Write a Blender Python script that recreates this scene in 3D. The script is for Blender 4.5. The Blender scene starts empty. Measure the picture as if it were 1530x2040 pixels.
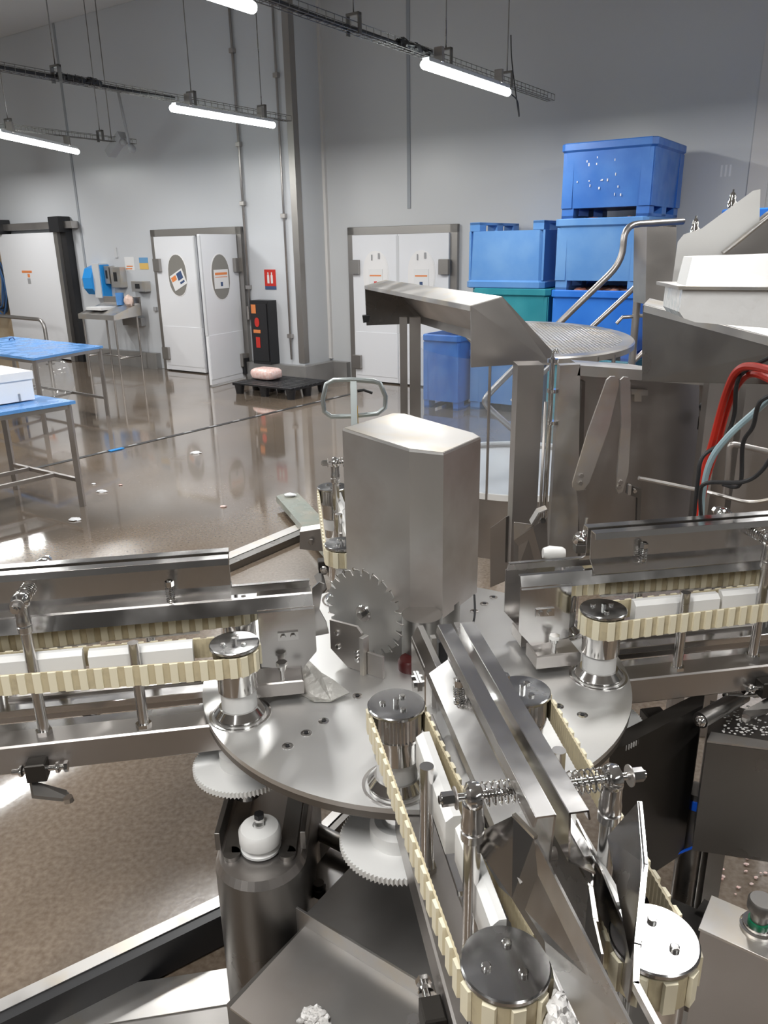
import bpy, math, random
from mathutils import Vector, Matrix
random.seed(7)
R = math.radians
SC = bpy.context.scene
COL = SC.collection

# ------------------------------------------------------------------ camera
CAM_H = 1.95
F = 1550.0
TH, RO = R(18.8), R(-1.0)
fwd = Vector((0, math.cos(TH), -math.sin(TH)))
r0 = Vector((1, 0, 0)); u0 = r0.cross(fwd)
RT = r0 * math.cos(RO) + u0 * math.sin(RO)
UP = -r0 * math.sin(RO) + u0 * math.cos(RO)
EYE = Vector((0, 0, CAM_H))
cd = bpy.data.cameras.new('camera'); cam = bpy.data.objects.new('camera', cd); COL.objects.link(cam)
cd.sensor_fit = 'VERTICAL'; cd.sensor_height = 36.0; cd.lens = 36.0 * F / 2040.0
cd.clip_start = 0.05; cd.clip_end = 100
cam.matrix_world = Matrix(((RT.x, UP.x, -fwd.x, EYE.x), (RT.y, UP.y, -fwd.y, EYE.y), (RT.z, UP.z, -fwd.z, EYE.z), (0, 0, 0, 1)))
SC.camera = cam

# ------------------------------------------------------------------ world, colour management
w = bpy.data.worlds.new('world'); SC.world = w; w.use_nodes = True
w.node_tree.nodes['Background'].inputs[0].default_value = (0.75, 0.82, 0.9, 1)
w.node_tree.nodes['Background'].inputs[1].default_value = 0.05
SC.view_settings.view_transform = 'Standard'; SC.view_settings.look = 'None'
SC.view_settings.gamma = 1.0; SC.view_settings.exposure = 0.14
SC.view_settings.use_curve_mapping = False
SC.cycles.use_denoising = True
SC.cycles.max_bounces = 8; SC.cycles.diffuse_bounces = 4; SC.cycles.glossy_bounces = 5
SC.cycles.transparent_max_bounces = 12; SC.cycles.caustics_reflective = False; SC.cycles.caustics_refractive = False
SC.cycles.sample_clamp_indirect = 6.0
LAMP_W = 50.0            # watts of each tube's light

# ------------------------------------------------------------------ frames: the room, the machine
RA = R(-34.5)            # room axes: u along the back walls to the right, v into the back walls
ROOM = Matrix.Rotation(RA, 4, 'Z')
MC = Vector((0.075, 1.826, 0)); MA = R(9.2)
MACH = Matrix.Translation(MC) @ Matrix.Rotation(MA, 4, 'Z')
DIAG = MACH @ Matrix.Rotation(R(-45), 4, 'Z')      # the machine's diagonal axes
ID = Matrix.Identity(4)
def ray(x, y): return fwd + RT * ((x - 765) / F) - UP * ((y - 1020) / F)
def PZ(x, y, z): r = ray(x, y); return EYE + r * ((z - CAM_H) / r.z)
def PY(x, y, Y): r = ray(x, y); return EYE + r * (Y / r.y)
def PV(x, y, v):         # on the plane v = const of the room
    n = Vector((-math.sin(RA), math.cos(RA), 0)); r = ray(x, y); return EYE + r * (v / r.dot(n))
def inroom(p): return ROOM.inverted() @ p

# ------------------------------------------------------------------ materials
MATS = {}
def mat(name, col, rough=0.5, metal=0.0, **k):
    m = bpy.data.materials.new(name); m.use_nodes = True; nt = m.node_tree
    b = nt.nodes['Principled BSDF']
    b.inputs['Base Color'].default_value = (*col, 1); b.inputs['Roughness'].default_value = rough
    b.inputs['Metallic'].default_value = metal
    tc = nt.nodes.new('ShaderNodeTexCoord')
    def noise(scale, detail=4, stretch=None):
        n = nt.nodes.new('ShaderNodeTexNoise'); n.inputs['Scale'].default_value = scale; n.inputs['Detail'].default_value = detail
        if stretch:
            mp = nt.nodes.new('ShaderNodeMapping'); mp.inputs['Scale'].default_value = stretch
            nt.links.new(tc.outputs['Object'], mp.inputs['Vector']); nt.links.new(mp.outputs[0], n.inputs['Vector'])
        else: nt.links.new(tc.outputs['Object'], n.inputs['Vector'])
        return n
    def ramp(src, p0, c0, p1, c1):
        r = nt.nodes.new('ShaderNodeValToRGB'); r.color_ramp.elements[0].position = p0; r.color_ramp.elements[1].position = p1
        r.color_ramp.elements[0].color = (*c0, 1) if not isinstance(c0, float) else (c0, c0, c0, 1)
        r.color_ramp.elements[1].color = (*c1, 1) if not isinstance(c1, float) else (c1, c1, c1, 1)
        nt.links.new(src.outputs['Fac'] if 'Fac' in src.outputs else src.outputs[0], r.inputs[0]); return r
    if 'var' in k:       # colour patches: (scale, colour2, p0, p1)
        s, c2, p0, p1 = k['var'][:4]
        r = ramp(noise(s, 5, k.get('vstretch')), p0, col, p1, c2); nt.links.new(r.outputs[0], b.inputs['Base Color'])
    if 'rvar' in k:      # roughness patches: (scale, r0, r1, p0, p1)
        s, q0, q1, p0, p1 = k['rvar']
        r = ramp(noise(s, 5, k.get('rstretch')), p0, float(q0), p1, float(q1)); nt.links.new(r.outputs[0], b.inputs['Roughness'])
    if 'bump' in k:      # (scale, strength[, stretch])
        n = noise(k['bump'][0], 3, k['bump'][2] if len(k['bump']) > 2 else None)
        bp = nt.nodes.new('ShaderNodeBump'); bp.inputs['Strength'].default_value = k['bump'][1]; bp.inputs['Distance'].default_value = k.get('bdist', 0.002)
        nt.links.new(n.outputs['Fac'], bp.inputs['Height']); nt.links.new(bp.outputs[0], b.inputs['Normal'])
    if 'emit' in k:
        b.inputs['Emission Color'].default_value = (*k['emit'][0], 1); b.inputs['Emission Strength'].default_value = k['emit'][1]
    if 'spec' in k: b.inputs['Specular IOR Level'].default_value = k['spec']
    if 'sss' in k:
        b.inputs['Subsurface Weight'].default_value = k['sss']; b.inputs['Subsurface Radius'].default_value = (0.02, 0.02, 0.02)
    MATS[name] = m; return m
STEEL = mat('brushed steel', (0.515, 0.485, 0.465), 0.34, 0.96, rvar=(3, 0.28, 0.46, 0.35, 0.7), var=(2.2, (0.42, 0.40, 0.385), 0.4, 0.75), bump=(60, 0.05))
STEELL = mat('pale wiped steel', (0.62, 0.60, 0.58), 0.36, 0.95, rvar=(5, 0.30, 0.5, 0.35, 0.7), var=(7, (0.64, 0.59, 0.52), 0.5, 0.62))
COVERM = mat('cover steel', (0.66, 0.645, 0.63), 0.38, 0.93, rvar=(3, 0.32, 0.48, 0.35, 0.7), var=(3.0, (0.52, 0.48, 0.45), 0.42, 0.6))
POL = mat('polished steel', (0.66, 0.645, 0.635), 0.18, 1, rvar=(6, 0.13, 0.28, 0.4, 0.7), bump=(14, 0.06))
CAPM = mat('cap plate steel', (0.48, 0.48, 0.485), 0.2, 1, rvar=(14, 0.14, 0.3, 0.4, 0.7), bump=(10, 0.08))
CHR = mat('chromed steel', (0.74, 0.73, 0.72), 0.10, 1)
DSTEEL = mat('dark toned steel', (0.235, 0.225, 0.215), 0.36, 0.95, rvar=(4, 0.26, 0.5, 0.35, 0.7))  # a darker steel in one even colour, roughness in patches
RUST = mat('heat tinted steel', (0.50, 0.48, 0.46), 0.25, 1, var=(9, (0.46, 0.37, 0.29), 0.6, 0.8), rvar=(8, 0.16, 0.36, 0.4, 0.7))
DARKM = mat('near black steel', (0.06, 0.055, 0.05), 0.45, 0.8)  # near black, for the clamps and the panel that darkens the right gap
PLATE = mat('satin plate steel', (0.70, 0.695, 0.685), 0.36, 0.88, rvar=(2.5, 0.28, 0.42, 0.35, 0.7), bump=(30, 0.04))
WHITE = mat('white engineering plastic', (0.86, 0.855, 0.84), 0.35, 0, sss=0.15)
CREAM = mat('cream belt rubber', (0.60, 0.52, 0.35), 0.5, 0, var=(40, (0.48, 0.41, 0.28), 0.5, 0.75))
CREAMW = mat('worn belt edge', (0.86, 0.79, 0.60), 0.55, 0)
FLOOR = None
WALL = mat('grey white insulated panel', (0.62, 0.64, 0.67), 0.32, 0, rvar=(1.2, 0.28, 0.42, 0.3, 0.7))
REARW = mat('darkened grey panel', (0.34, 0.34, 0.34), 0.4)  # unseen walls coloured darker so the steel reflects less light
WALLR = mat('pale grey panel', (0.60, 0.61, 0.62), 0.34, 0, rvar=(1.2, 0.3, 0.42, 0.3, 0.7))
CEIL = mat('pale ceiling panel', (0.70, 0.70, 0.70), 0.5)
SEAM = mat('grey panel seam', (0.34, 0.36, 0.39), 0.5)
SEAML = mat('pale corner bead', (0.66, 0.64, 0.62), 0.5)
DOORM = mat('white door sheet', (0.80, 0.81, 0.84), 0.35)
FRAME = mat('door frame steel', (0.40, 0.38, 0.36), 0.36, 0.9)
CURB = mat('grey kerb steel', (0.42, 0.41, 0.40), 0.4, 0.7, rvar=(3, 0.3, 0.55, 0.4, 0.7))
BLACK = mat('black plastic', (0.015, 0.015, 0.017), 0.4)
RUBBER = mat('black rubber', (0.02, 0.02, 0.022), 0.5)
BLUE = mat('blue tub plastic', (0.035, 0.15, 0.50), 0.38, 0, var=(3.5, (0.06, 0.20, 0.56), 0.4, 0.7), rvar=(5, 0.3, 0.5, 0.4, 0.7), bump=(9, 0.1))
BLUEP = mat('faded blue tub plastic', (0.10, 0.27, 0.60), 0.42, 0, var=(3, (0.15, 0.33, 0.64), 0.4, 0.7), bump=(9, 0.1))
BLUEB = mat('bright blue tub plastic', (0.02, 0.17, 0.68), 0.36, 0, var=(3, (0.04, 0.22, 0.74), 0.4, 0.7), bump=(9, 0.1))
TEAL = mat('teal tub plastic', (0.02, 0.24, 0.30), 0.4, 0, var=(3, (0.04, 0.30, 0.36), 0.4, 0.7), bump=(9, 0.1))
SALMON = mat('salmon offcuts', (0.72, 0.26, 0.15), 0.35, 0, var=(14, (0.75, 0.50, 0.42), 0.4, 0.65), spec=0.7)
TABLEB = mat('blue cutting board', (0.11, 0.30, 0.66), 0.25, 0, rvar=(6, 0.15, 0.4, 0.4, 0.6))
SKY = mat('sky blue plastic', (0.02, 0.30, 0.78), 0.3)
FOAM = mat('white polystyrene', (0.87, 0.88, 0.90), 0.6, 0, bump=(90, 0.2))
PAPER = mat('white paper', (0.80, 0.80, 0.80), 0.6)
PINK = mat('pink meat in film', (0.86, 0.56, 0.50), 0.25, 0, var=(30, (0.92, 0.74, 0.70), 0.4, 0.65), bump=(40, 0.5))
RED = mat('red print', (0.62, 0.03, 0.02), 0.4)
ORANGE = mat('orange print', (0.80, 0.26, 0.08), 0.5)
NAVY = mat('dark blue print', (0.05, 0.09, 0.20), 0.5)
GREY = mat('grey plastic', (0.36, 0.36, 0.37), 0.4)
LGREY = mat('pale grey plastic', (0.62, 0.63, 0.65), 0.4)
TAN = mat('tan stained wall', (0.46, 0.33, 0.20), 0.6, 0, var=(2.5, (0.60, 0.50, 0.36), 0.4, 0.65))
BLUEH = mat('blue hose rubber', (0.05, 0.13, 0.30), 0.4)
REDH = mat('red cable rubber', (0.62, 0.03, 0.015), 0.35)
PALEH = mat('pale blue hose', (0.42, 0.58, 0.64), 0.3)
YEL = mat('yellow sticker', (0.85, 0.50, 0.02), 0.4)
GRNP = mat('grey green paint', (0.30, 0.33, 0.29), 0.35, 0, var=(5, (0.38, 0.36, 0.30), 0.45, 0.7), rvar=(4, 0.15, 0.4, 0.4, 0.6))
GALV = mat('galvanised tube', (0.45, 0.49, 0.49), 0.35, 0.8)
FROST = mat('pale worn sticker', (0.84, 0.83, 0.83), 0.5)
OVAL = mat('dim oval window', (0.24, 0.23, 0.21), 0.15)
WICE = mat('wet glossy white plastic', (0.92, 0.92, 0.92), 0.12, 0, bump=(28, 0.9), bdist=0.004)
ICE = mat('crushed ice slush', (0.80, 0.78, 0.76), 0.3, 0, bump=(60, 1.0), bdist=0.006, spec=0.8)
TUBE = mat('lit diffuser', (0.9, 0.95, 0.9), 0.4, 0, emit=((0.93, 1.0, 0.97), 15.0))
BLUET = mat('blue cable tie', (0.01, 0.12, 0.75), 0.35)
GREEN = mat('green gasket', (0.0, 0.16, 0.07), 0.4)
def clear(name, tint, op, gl):
    m = bpy.data.materials.new(name); m.use_nodes = True; nt = m.node_tree; nt.nodes.remove(nt.nodes['Principled BSDF'])
    out = nt.nodes['Material Output']
    t = nt.nodes.new('ShaderNodeBsdfTransparent'); t.inputs[0].default_value = (*tint, 1)
    d = nt.nodes.new('ShaderNodeBsdfDiffuse'); d.inputs[0].default_value = (0.75, 0.78, 0.8, 1)
    g = nt.nodes.new('ShaderNodeBsdfGlossy'); g.inputs['Roughness'].default_value = 0.06
    m1 = nt.nodes.new('ShaderNodeMixShader'); m1.inputs[0].default_value = op
    n = nt.nodes.new('ShaderNodeTexNoise'); n.inputs['Scale'].default_value = 6
    r = nt.nodes.new('ShaderNodeMapRange'); r.inputs[3].default_value = op * 0.4; r.inputs[4].default_value = op * 1.8
    nt.links.new(n.outputs['Fac'], r.inputs[0]); nt.links.new(r.outputs[0], m1.inputs[0])
    m2 = nt.nodes.new('ShaderNodeMixShader'); m2.inputs[0].default_value = gl
    nt.links.new(t.outputs[0], m1.inputs[1]); nt.links.new(d.outputs[0], m1.inputs[2])
    nt.links.new(m1.outputs[0], m2.inputs[1]); nt.links.new(g.outputs[0], m2.inputs[2]); nt.links.new(m2.outputs[0], out.inputs[0])
    return m
CURT = clear('clear plastic curtain', (0.93, 0.96, 1.0), 0.10, 0.05)
FILM = clear('clear bag film', (0.97, 0.97, 0.97), 0.10, 0.06)
def floor_mat():
    m = bpy.data.materials.new('wet resin floor'); m.use_nodes = True; nt = m.node_tree; b = nt.nodes['Principled BSDF']
    tc = nt.nodes.new('ShaderNodeTexCoord')
    def noise(s, d=5):
        n = nt.nodes.new('ShaderNodeTexNoise'); n.inputs['Scale'].default_value = s; n.inputs['Detail'].default_value = d
        nt.links.new(tc.outputs['Object'], n.inputs['Vector']); return n
    a = noise(55, 4); r = nt.nodes.new('ShaderNodeValToRGB')
    r.color_ramp.elements[0].position = 0.3; r.color_ramp.elements[0].color = (0.140, 0.106, 0.078, 1)
    r.color_ramp.elements[1].position = 0.75; r.color_ramp.elements[1].color = (0.235, 0.190, 0.150, 1)
    nt.links.new(a.outputs['Fac'], r.inputs[0])
    g = noise(0.7, 3); rg = nt.nodes.new('ShaderNodeValToRGB')
    rg.color_ramp.elements[0].position = 0.42; rg.color_ramp.elements[0].color = (0.82, 0.82, 0.82, 1)
    rg.color_ramp.elements[1].position = 0.62; rg.color_ramp.elements[1].color = (1.15, 1.12, 1.08, 1)
    nt.links.new(g.outputs['Fac'], rg.inputs[0])
    mx = nt.nodes.new('ShaderNodeMix'); mx.data_type = 'RGBA'; mx.blend_type = 'MULTIPLY'; mx.inputs[0].default_value = 1.0
    nt.links.new(r.outputs[0], mx.inputs[6]); nt.links.new(rg.outputs[0], mx.inputs[7]); nt.links.new(mx.outputs[2], b.inputs['Base Color'])
    p = noise(0.55, 4); rp = nt.nodes.new('ShaderNodeValToRGB')
    rp.color_ramp.elements[0].position = 0.46; rp.color_ramp.elements[0].color = (0.05, 0.05, 0.05, 1)
    rp.color_ramp.elements[1].position = 0.64; rp.color_ramp.elements[1].color = (0.30, 0.30, 0.30, 1)
    nt.links.new(p.outputs['Fac'], rp.inputs[0]); nt.links.new(rp.outputs[0], b.inputs['Roughness'])
    bn = noise(45, 3); bp = nt.nodes.new('ShaderNodeBump'); bp.inputs['Distance'].default_value = 0.002
    mul = nt.nodes.new('ShaderNodeMath'); mul.operation = 'MULTIPLY'; mul.inputs[1].default_value = 0.75
    nt.links.new(rp.outputs[0], mul.inputs[0]); nt.links.new(mul.outputs[0], bp.inputs['Strength'])
    nt.links.new(bn.outputs['Fac'], bp.inputs['Height']); nt.links.new(bp.outputs[0], b.inputs['Normal'])
    b.inputs['Specular IOR Level'].default_value = 0.9
    b.inputs['Coat Weight'].default_value = 0.6; b.inputs['Coat Roughness'].default_value = 0.06
    return m
FLOOR = floor_mat()

# ------------------------------------------------------------------ mesh builder
WM = {}                  # world matrices of the parents
def basis(d):
    d = d.normalized(); a = Vector((0, 0, 1)) if abs(d.z) < 0.9 else Vector((1, 0, 0))
    x = a.cross(d).normalized(); return x, d.cross(x)
class MB:
    def __init__(s, fr=ID): s.v = []; s.f = []; s.fr = fr; s.sm = []
    def add(s, vs, fs, smooth=False):
        n = len(s.v); s.v += [s.fr @ Vector(p) for p in vs]
        for f in fs: s.f.append([i + n for i in f]); s.sm.append(smooth)
        return s
    def box(s, c, d, rz=0.0, tilt=None):
        m = Matrix.Translation(Vector(c)) @ Matrix.Rotation(rz, 4, 'Z')
        if tilt: m = m @ Matrix.Rotation(tilt[1], 4, tilt[0])
        x, y, z = d[0] / 2, d[1] / 2, d[2] / 2; b = min(d) * 0.08
        b = min(b, 0.004)
        P = []
        for zz, k in ((-z, b), (-z + b, 0), (z - b, 0), (z, b)):
            P += [m @ Vector(q) for q in ((-x + k, -y + k, zz), (x - k, -y + k, zz), (x - k, y - k, zz), (-x + k, y - k, zz))]
        fs = [(3, 2, 1, 0), (12, 13, 14, 15)]
        for k in range(3):
            for i in range(4):
                a, bb = k * 4 + i, k * 4 + (i + 1) % 4; fs.append((a, bb, bb + 4, a + 4))
        return s.add(P, fs)
    def bb(s, x0, x1, y0, y1, z0, z1): return s.box(((x0 + x1) / 2, (y0 + y1) / 2, (z0 + z1) / 2), (abs(x1 - x0), abs(y1 - y0), abs(z1 - z0)))
    def prism(s, pts, ext, smooth=False):
        n = len(pts); e = Vector(ext); P = [Vector(p) for p in pts]; P += [p + e for p in P]
        fs = [tuple(range(n))[::-1], tuple(range(n, 2 * n))] + [(i, (i + 1) % n, n + (i + 1) % n, n + i) for i in range(n)]
        return s.add(P, fs, smooth)
    def tube(s, path, r, seg=10, caps=True, closed=False):
        P = [Vector(p) for p in path]; n = len(P); rs = r if isinstance(r, (list, tuple)) else [r] * n
        vs = []; x = None
        for i in range(n):
            a = P[(i - 1) % n] if (i > 0 or closed) else P[0]; b = P[(i + 1) % n] if (i < n - 1 or closed) else P[-1]
            d = (b - a).normalized()
            if x is None: x, y = basis(d)
            else:
                x = (x - d * x.dot(d))
                x = x.normalized() if x.length > 1e-6 else basis(d)[0]
                y = d.cross(x)
            for k in range(seg):
                t = 2 * math.pi * k / seg; vs.append(P[i] + (x * math.cos(t) + y * math.sin(t)) * rs[i])
        fs = []
        for i in range(n if closed else n - 1):
            j = (i + 1) % n
            for k in range(seg):
                l = (k + 1) % seg; fs.append((i * seg + k, i * seg + l, j * seg + l, j * seg + k))
        m = len(s.v)
        s.add(vs, fs, True)
        if caps and not closed:
            for ring in (tuple(range(seg))[::-1], tuple(range((n - 1) * seg, n * seg))):
                s.f.append([i + m for i in ring]); s.sm.append(False)
        return s
    def cyl(s, p0, p1, r, r1=None, seg=24): return s.tube([p0, p1], [r, r if r1 is None else r1], seg)
    def lathe(s, prof, c=(0, 0, 0), ax=(0, 0, 1), seg=32):     # prof: (radius, height), sharp rings are doubled by the caller
        c = Vector(c); a = Vector(ax).normalized(); x, y = basis(a); vs = []; n = len(prof)
        for r, h in prof:
            for k in range(seg):
                t = 2 * math.pi * k / seg; vs.append(c + a * h + (x * math.cos(t) + y * math.sin(t)) * r)
        for i in range(n - 1):
            sub = vs[i * seg:(i + 2) * seg]
            s.add(sub, [(k, (k + 1) % seg, seg + (k + 1) % seg, seg + k) for k in range(seg)], True)
        s.add(vs[:seg], [tuple(range(seg))[::-1]]); s.add(vs[-seg:], [tuple(range(seg))])
        return s
    def hexa(s, c, ax, r, h):
        c = Vector(c); a = Vector(ax).normalized(); x, y = basis(a)
        return s.prism([c + (x * math.cos(t) + y * math.sin(t)) * r for t in [math.pi / 3 * k for k in range(6)]], a * h)
    def ball(s, c, r, sc=(1, 1, 1), seg=12, rg=8, jit=0.0):
        vs = []; c = Vector(c)
        for i in range(rg + 1):
            ph = math.pi * i / rg
            for k in range(seg):
                t = 2 * math.pi * k / seg; q = 1 + random.uniform(-jit, jit)
                vs.append(c + Vector((math.sin(ph) * math.cos(t) * sc[0], math.sin(ph) * math.sin(t) * sc[1], math.cos(ph) * sc[2])) * r * q)
        fs = [(i * seg + k, (i + 1) * seg + k, (i + 1) * seg + (k + 1) % seg, i * seg + (k + 1) % seg) for i in range(rg) for k in range(seg)]
        return s.add(vs, fs, True)
    def helix(s, p0, p1, R_, r, turns, seg=6):
        p0, p1 = Vector(p0), Vector(p1); x, y = basis(p1 - p0); n = int(turns * 14)
        return s.tube([p0.lerp(p1, i / n) + (x * math.cos(2 * math.pi * turns * i / n) + y * math.sin(2 * math.pi * turns * i / n)) * R_ for i in range(n + 1)], r, seg)
    def sheet(s, pts, thick):     # a flat polygon given thickness along its normal
        P = [Vector(p) for p in pts]; n = Vector((0, 0, 0))
        for i in range(len(P)): n += (P[i] - P[0]).cross(P[(i + 1) % len(P)] - P[0])
        n.normalize(); return s.prism([p - n * thick / 2 for p in P], n * thick)
    def strip(s, prof, ext, thick):   # bent sheet: open profile points swept along ext, with thickness
        P = [Vector(p) for p in prof]; e = Vector(ext)
        for i in range(len(P) - 1):
            d = (P[i + 1] - P[i]); nn = d.cross(e).normalized() * thick / 2; dd = d.normalized() * thick * 0.2
            s.prism([P[i] - dd - nn, P[i + 1] + dd - nn, P[i + 1] + dd + nn, P[i] - dd + nn], e)
        return s
    def build(s, name, m, parent=None, kind=None, label=None):
        if parent is not None: inv = WM[parent].inverted(); org = None
        else:
            xs = [p.x for p in s.v]; ys = [p.y for p in s.v]; zs = [p.z for p in s.v]
            org = Vector(((min(xs) + max(xs)) / 2, (min(ys) + max(ys)) / 2, min(zs))); inv = Matrix.Translation(-org)
        me = bpy.data.meshes.new(name); me.from_pydata([inv @ p for p in s.v], [], s.f)
        me.polygons.foreach_set('use_smooth', s.sm); me.materials.append(m); me.update()
        bm_fix(me)
        o = bpy.data.objects.new(name, me); COL.objects.link(o)
        if parent is not None: o.parent = parent; WM[o] = WM[parent]
        else: o.location = org; WM[o] = Matrix.Translation(org)
        if kind: o['kind'] = kind
        if label: o['label'] = label
        return o
import bmesh
def bm_fix(me):
    b = bmesh.new(); b.from_mesh(me)
    bmesh.ops.remove_doubles(b, verts=b.verts, dist=1e-6)
    bmesh.ops.recalc_face_normals(b, faces=b.faces)
    for e in b.edges:
        if len(e.link_faces) == 2 and e.calc_face_angle(0) > R(38): e.smooth = False
    b.to_mesh(me); b.free()
def cut(o, p, n):         # trims a part along a straight edge (world point, normal; the side the normal points to goes)
    i = WM[o].inverted(); b = bmesh.new(); b.from_mesh(o.data)
    bmesh.ops.bisect_plane(b, geom=b.verts[:] + b.edges[:] + b.faces[:], plane_co=i @ Vector(p), plane_no=i.to_3x3() @ Vector(n), clear_outer=True)
    b.to_mesh(o.data); b.free()
def tag(o, label, cat, group=None, kind=None):
    o['label'] = label; o['category'] = cat
    if group: o['group'] = group
    if kind: o['kind'] = kind
    return o
def thing(name, loc, label, cat, group=None, rz=0.0):
    o = bpy.data.objects.new(name, None); COL.objects.link(o); o.location = loc; o.rotation_euler = (0, 0, rz)
    o.empty_display_size = 0.1
    WM[o] = Matrix.Translation(Vector(loc)) @ Matrix.Rotation(rz, 4, 'Z'); return tag(o, label, cat, group)
def struct(name, loc=(0, 0, 0)):
    o = bpy.data.objects.new(name, None); COL.objects.link(o); o.location = loc; WM[o] = Matrix.Translation(Vector(loc)); o['kind'] = 'structure'; return o
def kids(o): return [c for c in COL.objects if c.parent == o]
def copy_tree(o, loc=None, rz=None, label=None, parent=None):
    c = o.copy(); COL.objects.link(c); c.parent = parent
    if loc is not None: c.location = loc
    if rz is not None: c.rotation_euler = (c.rotation_euler[0], c.rotation_euler[1], rz)
    if label: c['label'] = label
    if parent is None: WM[c] = Matrix.Translation(c.location) @ c.rotation_euler.to_matrix().to_4x4()
    for k in kids(o): copy_tree(k, parent=c)
    return c
def rp(u, v, z): return ROOM @ Vector((u, v, z))
def mp(x, y, z): return MACH @ Vector((x, y, z))
def dp(u, w_, z): return DIAG @ Vector((u, w_, z))
def arc(c, r, a0, a1, n, z=None):
    return [(c[0] + r * math.cos(a0 + (a1 - a0) * i / n), c[1] + r * math.sin(a0 + (a1 - a0) * i / n)) + ((z,) if z is not None else ()) for i in range(n + 1)]

# ================================================================== THE ROOM
V1, V2, UC, CZ = 9.15, 9.80, -7.70, 5.53
MB(ROOM).bb(-18, 7, -6, 11.5, -0.2, 0).build('floor', FLOOR, kind='structure')
MB(ROOM).bb(-18, 7, -6, 11.5, CZ, CZ + 0.15).build('ceiling', CEIL, kind='structure')
MB(ROOM).bb(-18, UC, V1, V1 + 0.2, 0, CZ).build('wall_left', WALL, kind='structure')
MB(ROOM).bb(UC, UC + 0.002 + 0.2 - 0.2, V1, V2, 0, CZ).bb(UC - 0.2, UC, V1 + 0.2, V2 + 0.2, 0, CZ).build('wall_return', WALLR, kind='structure')
MB(ROOM).bb(UC, 7, V2, V2 + 0.2, 0, CZ).build('wall_back', WALLR, kind='structure')
MB(ROOM).bb(7, 7.2, -6, V2 + 0.2, 0, CZ).build('wall_right', REARW, kind='structure')
MB(ROOM).bb(-18.2, -18, -6, V1 + 0.2, 0, CZ).build('wall_side', WALLR, kind='structure')
MB(ROOM).bb(-18.2, 7.2, -6.2, -6, 0, CZ).build('wall_rear', REARW, kind='structure')
MB(ROOM).bb(UC - 0.10, UC + 0.012, V1 - 0.012, V1 + 0.0, 0.3, CZ).bb(UC, UC + 0.012, V1, V1 + 0.10, 0.3, CZ).build('trim_1', FRAME, kind='structure')
MB(ROOM).bb(-1.86, -1.66, V2 - 0.03, V2, 0, CZ).build('trim_2', SEAML, kind='structure')
MB(ROOM).bb(UC + 0.0, UC + 0.05, V2 - 0.05, V2, 0.3, CZ).build('trim_3', SEAML, kind='structure')
for i, (u, v, z0) in enumerate([(-12.72, V1, 1.35), (-6.22, V2, 2.45)]):
    wd = 0.05
    MB(ROOM).bb(u - wd / 2, u + wd / 2, v - 0.012, v, z0, CZ).build('trim_%d' % (4 + i), SEAM, kind='structure')
def kerb(name, pts): 
    MB(ROOM).prism([(x, y, 0) for x, y in pts], (0, 0, 0.27)).build(name, CURB, kind='structure')
kerb('baseboard_left', [(-12.95, V1 - 0.10), (-10.95, V1 - 0.10), (-10.95, V1), (-12.95, V1)])
kerb('baseboard_corner', [(-8.80, V1 - 0.12), (UC + 0.12, V1 - 0.12), (UC + 0.12, V2 - 0.001), (UC, V2 - 0.001), (UC, V1), (-8.80, V1)])
kerb('baseboard_back', [(UC + 0.12, V2 - 0.1), (-7.32, V2 - 0.1), (-7.32, V2), (UC + 0.12, V2)])
kerb('baseboard_right', [(-5.35, V2 - 0.1), (6.9, V2 - 0.1), (6.9, V2), (-5.35, V2)])

# ---- double swing doors
def oval(m, cu, cz, ru, rz, v, t, n=28):
    m.prism([(cu + ru * math.cos(2 * math.pi * i / n) * (1.0), v, cz + rz * math.copysign(abs(math.sin(2 * math.pi * i / n)) ** 0.8, math.sin(2 * math.pi * i / n))) for i in range(n)], (0, t, 0))
    return m
def swing_door(name, u0, u1, um, v, h, a_r, glass, gh):
    rt = struct(name, rp((u0 + u1) / 2, v, 0))
    fw = 0.11
    MB(ROOM).bb(u0, u0 + fw, v - 0.06, v, 0, h).bb(u1 - fw, u1, v - 0.06, v, 0, h).bb(u0, u1, v - 0.06, v, h - fw, h).build('door_frame', FRAME, rt)
    for side, (a, b, ang) in enumerate(((u0 + fw, um, 0.0), (u1 - fw, um, a_r))):
        L = b - a; fr = ROOM @ Matrix.Translation((a, v - 0.075, 0)) @ Matrix.Rotation(ang, 4, 'Z')
        lf = MB(fr).bb(0, L * 0.995, -0.02, 0.02, 0.02, h - fw).build('door_leaf', DOORM, rt)
        MB(fr).bb(0.03 * (1 if L > 0 else -1), L * 0.98, -0.026, -0.019, 0.10, 0.75).build('kick_plate', DOORM, lf)
        MB(fr).bb(L * 0.97, L * 1.0, -0.022, 0.022, 0.75, h - fw - 0.02).build('edge_seal', LGREY, lf)
        cu = L * 0.52
        oval(MB(fr), cu, 1.57, 0.225, 0.335, -0.024, 0.004).build('window_rim', FROST, lf)
        oval(MB(fr), cu, 1.57, 0.210, 0.320, -0.028, 0.004).build('window_pane', glass, lf)
        for z in (0.30, h - 0.55):
            MB(fr).bb(-0.02 if L > 0 else 0.02, 0.13 * (1 if L > 0 else -1), -0.075, -0.021, z - 0.10, z + 0.10).build('hinge', FRAME, rt)
        yield rt, lf, fr, L
rt1 = None
fr1 = []
for rt, lf, fr, L in swing_door('door_1', -10.82, -8.78, -9.76, V1, 2.28, R(98), OVAL, 0): fr1.append((lf, fr, L))
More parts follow.
